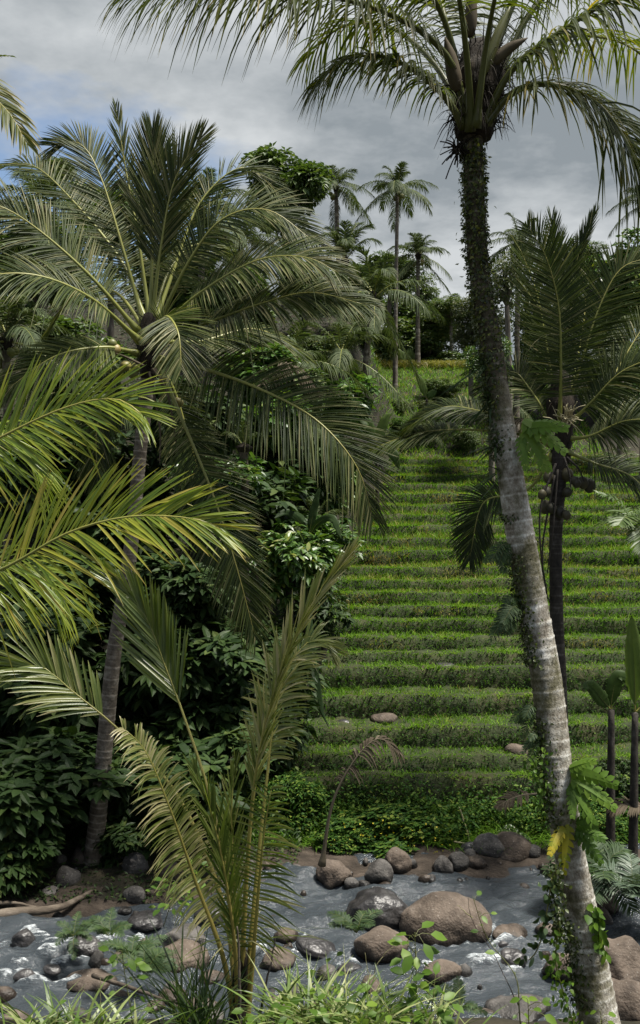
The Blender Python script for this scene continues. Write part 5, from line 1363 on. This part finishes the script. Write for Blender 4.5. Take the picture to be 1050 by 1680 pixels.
def slope_cover():
    rng = np.random.default_rng(63)
    # grass on the slope above the terraces and the yellow rice strip
    mb = MB(); n = 30000
    y = rng.uniform(48, 66, n); x = rng.uniform(-4, 14, n); k = x > left_edge(y) - 1; x, y = x[k], y[k]; n = len(x)
    step = .25 * (np.floor(y / 1.6) * 1.6 - y)
    blades(mb, np.stack([x, y, height(x, y) - .02], 1), np.stack([rng.normal(0, .3, n), rng.normal(0, .3, n), np.ones(n)], 1), rng.uniform(.15, .5, n), .035, rng, segs=2, droop=.5, tint=np.clip(rng.uniform(.2, .8, n) + .25 * (np.sin(y * 3.9) > .6), 0, 1))
    tag(mb.build('slope_grass', M['grass']), 'green grass on the slope above the terraces', 'grass', kind='stuff')
    mb = MB(); n = 9000
    x = rng.uniform(1.5, 9.5, n); y = rng.uniform(62.5, 67, n)
    blades(mb, np.stack([x, y, height(x, y)], 1), np.stack([rng.normal(0, .2, n), rng.normal(0, .2, n), np.ones(n)], 1), rng.uniform(.5, .8, n), .05, rng, segs=2, droop=.6)
    tag(mb.build('ripe_rice', M['ricefield']), 'narrow strip of ripe yellow rice in the highest field', 'rice', kind='stuff')
    # leafy undergrowth of the left slope
    mb = MB(); n = 60000
    y = 17.6 + rng.random(n)**1.3 * 39; x = rng.uniform(-.36, .08, n) * y - .5
    k = (x < left_edge(y) + .3) & ((y > 19.4) | (rng.random(n) < .5)); x, y = x[k], y[k]; n = len(x)
    z = height(x, y) + rng.gamma(1.5, .16, n) * np.interp(y, [19.2, 20.5], [.15, 1])
    s = rng.uniform(.07, .20, n) * np.interp(y, [19.2, 20.5], [.6, 1])
    leaves(mb, np.stack([x, y, z], 1), np.stack([rng.normal(0, .8, n), rng.normal(-.4, .6, n), rng.normal(0, .5, n)], 1), np.stack([rng.normal(0, .4, n), rng.normal(-.3, .3, n), np.ones(n)], 1), s, s * .42, rng, lod=0)
    tag(mb.build('undergrowth', M['big_leaf_shaded']), 'dark leafy undergrowth covering the shaded left slope', 'undergrowth', kind='stuff')
    # far bank weeds and grass, below the lowest terrace
    mb = MB(); n = 16000
    x = rng.uniform(-1.6, 8.5, n); y = rng.uniform(20.1, 21.5, n) + .25 * np.sin(x * 1.3)
    k = rng.random(n) < np.where(y < 20.5, .6, 1); x, y = x[k], y[k]; n = len(x)
    blades(mb, np.stack([x, y, height(x, y) - .02], 1), np.stack([rng.normal(0, .4, n), rng.normal(-.2, .4, n), np.ones(n)], 1), rng.uniform(.15, .5, n), rng.uniform(.012, .022, n), rng, segs=3, droop=rng.uniform(.3, 1.2, n), tint=rng.uniform(.1, .7, n))
    tag(mb.build('bank_grass', M['grass']), 'long green grass on the far bank below the terraces', 'grass', kind='stuff')
    mb = MB(); n = 22000
    x = rng.uniform(-1.8, 8.5, n); y = 20.35 + .15 * np.sin(x * 4) + rng.random(n) * 1.0 + .2 * np.sin(x * 1.7 + 1)
    z = height(x, y) + rng.gamma(1.8, .12, n) * (1 + .5 * np.sin(x * 1.1) * np.sin(y * 3))
    s = rng.uniform(.05, .13, n)
    leaves(mb, np.stack([x, y, z], 1), np.stack([rng.normal(0, .8, n), rng.normal(-.4, .6, n), rng.normal(0.1, .5, n)], 1), np.stack([rng.normal(0, .4, n), rng.normal(-.3, .3, n), np.ones(n)], 1), s, s * .5, rng, lod=0)
    tag(mb.build('bank_weeds', M['weed']), 'low leafy weeds on the far bank above the boulders', 'weeds', kind='stuff')
    mb = MB(); n = 110
    px = rng.uniform(540, 745, n); py = rng.uniform(1345, 1425, n)
    p = np.array([P(a, b_, 19.75 + .3 * rng.random()) for a, b_ in zip(px, py)])
    leaves(mb, p, rng.normal(size=(n, 3)) + [0, -.6, .5], rng.normal(size=(n, 3)) + [0, -1, .5], .045, .04, rng, lod=0)
    tag(mb.build('yellow_flowers', M['flower']), 'tiny yellow flowers sprinkled over the bank shrub', 'flowers', kind='stuff')


slope_cover()


# ------------------------------------------------------------------ banana plants
def banana_leaf(parent, ctrl, w, mat='banana', tint=.5, seed=0, up=(0, -1, .3)):
    rng = np.random.default_rng(seed)
    R, ln = curve(ctrl, 26); T = tangents(R); S = nrm(np.cross(T, np.broadcast_to(np.asarray(up, float), R.shape))); N = np.cross(S, T)
    u = np.linspace(0, 1, 26); q = np.interp(u, [0, .1, .18, .35, .7, .92, 1], [.01, .03, .55, 1, .9, .45, .03]) * w / 2
    q = q * (1 + .05 * np.sin(u * 60))
    rows = []
    for f, h in ((-1, .0), (-.55, .28), (0, 0), (.55, .28), (1, .0)):
        rows.append(R + S * (q * f)[:, None] + N * (q * h)[:, None] + rng.normal(0, .006, (26, 3)) * abs(f))
    v = np.array(rows).transpose(1, 0, 2)
    i = np.arange(25)[:, None] * 5; j = np.arange(4)[None]
    mb = MB(); mb.add(v, None, np.stack([i + j, i + j + 1, i + j + 6, i + j + 5], -1).reshape(-1, 4), 0, tint)
    o = mb.build('leaf', M[mat], parent)
    mb = MB(); tube(mb, R - N * .01, np.linspace(.022, .004, 26) * max(w, .4) / .5, 6, 0, .6); mb.build('midrib', M['rachis'], o)


def banana(label, px, py, d, specs, stem_r=.1, bark='dark_bark', top=None, w=.5, mat='banana', group='banana plants'):
    b = P(px, py, d); b[2] = min(b[2], float(ground_z(b[0], b[1])) + .0)
    t = thing('banana_plant', b, label, 'banana plant', group)
    tp = P(*top, d)
    mb = MB(); tube(mb, curve([b, (b + tp) / 2, tp], 12)[0], np.linspace(stem_r, stem_r * .6, 12), 10, 0, np.linspace(.2, .7, 12)); mb.build('stem', M[bark], t)
    for i, (c, ti) in enumerate(specs):
        banana_leaf(t, np.vstack([[tp], PP(c)]), w, mat, ti, i + int(px))


banana('banana plant at the right edge with one big upright bright leaf', 1040, 1300, 19.0, [
    ([(1042, 1130, 18.9), (1040, 1085, 18.8), (1036, 1010, 18.7)], .75), ([(1060, 1150, 19), (1090, 1120, 19), (1120, 1160, 19)], .4), ], top=(1042, 1170), w=.36)
banana('shaded banana plant with two dark stems left of the right edge', 1003, 1290, 19.6, [
    ([(990, 1150, 19.5), (968, 1125, 19.4), (955, 1130, 19.3)], .2), ([(1005, 1140, 19.6), (1015, 1110, 19.6), (1040, 1120, 19.6)], .25)], top=(1003, 1165), w=.30)
banana('small banana plant at the field top, left of the slim white trunk', 640, 605, 66, [
    ([(632, 590, 66), (622, 575, 66)], .7), ([(645, 588, 66), (652, 578, 66), (662, 586, 66)], .7), ([(640, 585, 66), (638, 570, 66)], .7)], top=(640, 596), w=.6)
banana('small banana plant at the field top, right of the slim white trunk', 672, 605, 66, [
    ([(664, 588, 66), (656, 576, 66)], .7), ([(678, 588, 66), (688, 580, 66)], .7), ([(672, 585, 66), (672, 570, 66)], .7)], top=(672, 596), w=.6)
banana('banana plant with a pale upright leaf at the upper rim of the field', 700, 665, 52, [
    ([(697, 645, 52), (690, 625, 52), (682, 612, 52)], .75), ([(706, 648, 52), (716, 640, 52)], .4)], top=(700, 655), w=.4)
banana('banana plant with broad leaves at the jungle rim left of the field', 620, 775, 40, [
    ([(612, 720, 40), (600, 690, 40), (588, 720, 39.5)], .35), ([(622, 715, 40), (634, 685, 40), (644, 678, 40)], .7), ([(626, 735, 39.5), (645, 745, 39), (655, 770, 39)], .3), ([(610, 745, 39.5), (598, 765, 39), (590, 790, 39)], .75)], top=(618, 745), w=.45)
banana('dark banana plant with a grey hanging leaf beside the lit shrub', 500, 1010, 24.5, [
    ([(520, 860, 24.3), (545, 850, 24), (560, 885, 23.8)], .5), ([(495, 860, 24.4), (470, 840, 24.2), (450, 850, 24)], .3), ([(512, 850, 24.5), (520, 815, 24.5), (525, 800, 24.5)], .4), ([(505, 1000, 23.5), (525, 1150, 23), (540, 1195, 22.8)], .2)], top=(506, 885), w=.2, mat='big_leaf_shaded')


# ------------------------------------------------------------------ foreground bank: grasses, saplings, ferns, twigs
def near_bank():
    rng = np.random.default_rng(71)
    def tuft(label, px, py, d, n, h, w, mat='front_grass', spread=.19, droop=(.35, 1.1), seed=0):
        b = P(px, py, d); n = int(n * 1.5)
        o = thing('grass_tuft', b, label, 'grass', 'grass tufts on the near bank')
        mb = MB(); p = b + rng.normal(0, 1, (n, 3)) * [spread, spread * .5, .02]
        a = rng.random(n) * 6.28; s = rng.uniform(.1, .6, n)
        blades(mb, p, np.stack([np.cos(a) * s, np.sin(a) * s, np.ones(n)], 1), rng.uniform(.55, 1.1, n) * h * 1.25, rng.uniform(.7, 1.3, n) * w * 1.2, rng, droop=rng.uniform(*droop, n), segs=6)
        tag(mb.build('blades', M[mat], o), kind='stuff')
    tuft('pale broad-bladed grass tuft at the bottom edge left of the sapling', 500, 1715, 7.6, 110, .62, .022)
    tuft('pale broad-bladed grass tuft at the bottom edge beneath the sapling', 600, 1722, 7.4, 120, .62, .022)
    tuft('pale grass tuft at the bottom edge, lower left', 120, 1725, 7.6, 50, .5, .022)
    tuft('pale grass tuft at the lower left corner beside the tan boulder', 70, 1730, 7.4, 40, .45, .02)
    tuft('pale grass tuft at the bottom between the corner and the young palm', 190, 1740, 7.7, 30, .45, .02)
    tuft('tall thin grey-green grass clump just left of the young palm stems', 322, 1712, 8.6, 90, .95, .014, 'fern', .10, (.2, .7))
    tuft('low grass tuft at the bottom right of the sapling', 690, 1735, 7.5, 50, .45, .018)
    tuft('low grass tuft at the bottom edge right of the young palm', 440, 1745, 7.8, 40, .42, .02)

    def leafy(label, ctrl, n, size, spread, mat='pothos', asp=.6, name='sapling', cat='plant', stem=.007, r=None):
        b = P(*ctrl[0]); o = thing(name, b, label, cat)
        c, _ = curve(PP(ctrl), 30); mb = MB(); tube(mb, c, np.linspace(stem, stem * .4, 30), 6)
        i = rng.integers(6, 30, n); a = rng.random(n) * 6.28
        e = c[i] + np.stack([np.cos(a), np.sin(a) * .8, rng.normal(.1, .4, n)], 1) * (spread * rng.uniform(.3, 1, n))[:, None]
        for k in range(n):
            tube(mb, np.array([c[i[k]], (c[i[k]] + e[k]) / 2 + [0, 0, .02], e[k]]), .0025, 4, cap=False)
        mb.build('stem', M['petiole'], o)
        me = e - c[i]
        for k in range(n):
            lf = MB(); s_ = size * rng.uniform(.6, 1.25)
            leaves(lf, e[k:k + 1], me[k:k + 1] / max(np.linalg.norm(me[k]), .01) + [[0, -.15, -.25]], np.array([[rng.normal(0, .3), -.5, 1.0]]), s_, s_ * asp, rng, fold=.15, curl=.2, tint=rng.random(1) * .7)
            lf.build('leaf', M[mat], o)
    leafy('leafy green sapling with upright stem in front of the big brown boulder', [(690, 1730, 7.6), (684, 1640, 7.6), (682, 1570, 7.6), (680, 1530, 7.6)], 34, .125, .15)
    leafy('bushy broad-leaved plant at the foot of the sapling', [(700, 1740, 7.5), (705, 1680, 7.5), (712, 1630, 7.5)], 30, .12, .20)
    leafy('broad-leaved plant among the grass at the bottom centre', [(560, 1745, 7.5), (555, 1690, 7.5), (545, 1650, 7.5)], 36, .12, .28)
    leafy('broad-leaved plant at the bottom just right of the young palm', [(445, 1745, 7.8), (440, 1690, 7.8), (435, 1650, 7.8)], 30, .12, .24)
    leafy('climbing leafy plant left of the young palm base', [(225, 1745, 8.2), (215, 1660, 8.2), (205, 1600, 8.3), (200, 1560, 8.3)], 34, .10, .16)
    leafy('round-leaved weed among the pale grass at the bottom, left of centre', [(500, 1745, 7.3), (498, 1690, 7.3), (494, 1655, 7.3)], 34, .10, .26)
    leafy('round-leaved weed at the bottom under the sapling', [(640, 1745, 7.3), (644, 1690, 7.3), (640, 1655, 7.3)], 34, .10, .26)
    leafy('round-leaved weed in the lower left corner grass', [(95, 1745, 7.4), (92, 1700, 7.4), (90, 1668, 7.4)], 26, .09, .24)
    leafy('leafy creeper over the dark stones left of the young palm', [(268, 1520, 13), (285, 1470, 13), (300, 1440, 13.2), (310, 1400, 13.2)], 46, .14, .28)
    leafy('thin twiggy sapling with few leaves near the pale trunk foot', [(858, 1740, 8), (852, 1660, 8), (845, 1600, 8.1), (800, 1540, 8.2), (775, 1470, 8.2)], 12, .08, .10)
    leafy('small plant at the bottom right of the twiggy sapling', [(870, 1745, 7.8), (868, 1690, 7.8), (866, 1640, 7.8)], 16, .10, .14)
    leafy('small creeping plant at the trunk foot', [(990, 1740, 8.3), (988, 1690, 8.3), (985, 1660, 8.3)], 14, .09, .10)
    leafy('small leafy shoot left of the tan rounded boulder', [(530, 1660, 10), (525, 1620, 10), (540, 1590, 10.2)], 22, .10, .22)
    leafy('leafy stalk on the near bank left of the sapling stem', [(640, 1740, 7.6), (632, 1690, 7.6), (622, 1640, 7.6)], 18, .10, .14)

    def twig(label, ctrl, r, mat='wood', name='twig', cat='branch'):
        mb = MB(); c, _ = curve(PP(ctrl), 30); c = c + np.cumsum(rng.normal(0, .003, c.shape), 0)
        tube(mb, c, np.linspace(r, r * .35, 30), 7)
        o = mb.build(name, M[mat]); tag(o, label, cat)
    twig('thin bare branch lying across the stream towards the young palm', [(152, 1600, 12.5), (220, 1622, 11.8), (290, 1650, 11), (350, 1690, 10.2)], .03)
    twig('thick driftwood root lying on the shaded left bank', [(-40, 1508, 16.9), (30, 1496, 17.1), (90, 1490, 17.2), (130, 1473, 17.6), (150, 1462, 17.9)], .11, name='driftwood', cat='driftwood')
    twig('thinner driftwood root above the thick one at the left edge', [(-40, 1482, 17.3), (20, 1484, 17.3), (60, 1490, 17.2)], .05, name='driftwood', cat='driftwood')
    twig('slanting dry stick standing on the far bank behind the boulders', [(771, 1385, 20.3), (763, 1352, 20.4), (754, 1322, 20.5)], .03, 'straw')
    twig('thin dry stick lying across the smooth grey boulder', [(745, 1381, 20.0), (790, 1384, 19.9), (830, 1379, 19.9)], .016, 'straw')
    twig('dark slanting stem right of the young palm base', [(420, 1700, 8.6), (432, 1620, 8.6), (452, 1540, 8.7)], .016, 'dark_bark')
    twig('grey weathered stake at the young palm foot', [(394, 1700, 8.6), (390, 1600, 8.55), (386, 1522, 8.55)], .02, 'bark', 'stake', 'stake')
    twig('thin straight grass stalk rising at the lower left', [(166, 1720, 7.8), (165, 1650, 7.8), (164, 1600, 7.8)], .006, 'straw')
    twig('thin pale stalk rising left of the sapling', [(612, 1730, 7.8), (608, 1620, 7.8), (602, 1562, 7.8)], .005, 'straw')
    twig('thin pale stalk leaning right beside the sapling', [(606, 1625, 8), (622, 1585, 8), (650, 1553, 8)], .004, 'straw')
    twig('pale broken reed lying on the near bank', [(515, 1650, 9), (535, 1630, 9), (555, 1612, 9)], .018, 'straw')
    twig('dark thin twig rising over the river in front of the big boulder', [(850, 1650, 8.2), (815, 1570, 8.2), (780, 1510, 8.3), (772, 1468, 8.3)], .005, 'dark_bark')
    twig('pale little twig across the big brown boulder', [(775, 1505, 9), (760, 1492, 9), (748, 1484, 9)], .006, 'straw')

    # ferny sprays (each a small plant of pinnate leaves)
    def fern(label, px, py, d, n, l, mat='fern', spread=1.0, name='fern', up=.5, w=.5):
        b = P(px, py, d); o = thing(name, b, label, 'fern')
        for k in range(n):
            a = rng.random() * 6.28; e = np.array([math.cos(a) * spread, math.sin(a) * spread * .7, up + rng.normal(0, .25)])
            e = nrm(e) * l * rng.uniform(.7, 1.1)
            pts = np.array([b, b + e * .5 + [0, 0, .08 * l], b + e + [0, 0, -.12 * l]])
            g = frond_geo(pts, l * .28 * w / .5, 24, (0, -.3, 1), rng, droop=.4, width=l * .042, segs=2, t0=.12, a0=75, a1=40)
            mb = MB(); rachis(mb, g, .006, .002, k=4, mat=1, flare=1); leaflet_mesh(mb, g, np.arange(g['n']), rng, fold=.15, tipdry=.1)
            tag(mb.build('frond', [M[mat], M['petiole']], o), kind='stuff')
    fern('feathery green fern over the rapid at the lower left', 215, 1568, 14.5, 14, .55)
    fern('feathery fern hanging over the dark stones beside the rapid', 178, 1535, 15.2, 11, .5)
    fern('fern clump above the rapid near the mossy boulder', 120, 1535, 15.6, 9, .42)
    fern('fern patch just left of the blocky spotted boulder', 238, 1595, 13.6, 12, .5)
    fern('feathery fern sprig overlapping the tan rounded boulder', 585, 1530, 10.5, 8, .42)
    fern('small fern at the water edge bottom right', 755, 1655, 9, 8, .3)
    fern('silvery-leaved ferny shrub at the right edge above the river', 1038, 1470, 16.6, 24, .8, 'silver', 1.0, 'ferny_shrub', .55, .8)
    fern('dark ferny shrub at the right edge below the mud bank', 985, 1440, 17.2, 20, .9, 'fern', 1.0, 'ferny_shrub', .5, .8)
    fern('leafy spray of fine branches at the right edge below the coconuts', 1040, 855, 18, 12, .9, 'tree_leaf', 1.0, 'ferny_shrub', .2, .7)

    # dead fronds
    def dead_palm_leaf(label, ctrl, L, up=(0, -.5, 1), t0=.5, n=44, droop=1.4):
        o = thing('dead_frond', P(*ctrl[0]), label, 'dead frond')
        g = frond_geo(PP(ctrl), L, n, up, rng, droop=droop, width=.035, segs=4, t0=t0, gap=.25)
        mb = MB(); rachis(mb, g, .03, tint=.8); mb.build('stalk', M['dead'], o)
        mb = MB(); leaflet_mesh(mb, g, np.arange(g['n']), rng, fold=.5, tipdry=0, base_tint=.45); tag(mb.build('leaflets', M['dead'], o), kind='stuff')
    dead_palm_leaf('brown drooping dead frond arching over the lowest terraces', [(528, 1420, 12), (545, 1320, 12), (580, 1250, 12), (620, 1212, 12), (655, 1235, 12)], .32, t0=.5)
    dead_palm_leaf('dry brown fallen frond on the bank left of the pale trunk', [(890, 1302, 19.5), (860, 1304, 19.4), (835, 1312, 19.3), (818, 1322, 19.2)], .3, t0=.3, droop=.5)
    dead_palm_leaf('brown dead frond lying in the shade at the right edge', [(1075, 1330, 19), (1045, 1322, 19), (1020, 1320, 19), (1005, 1330, 19)], .35, t0=.3, droop=.6)
    dead_palm_leaf('grey dead frond hanging from the shrubs behind the big left palm', [(420, 640, 24), (450, 605, 24), (480, 600, 24), (520, 640, 24)], .6, t0=.1)


near_bank()
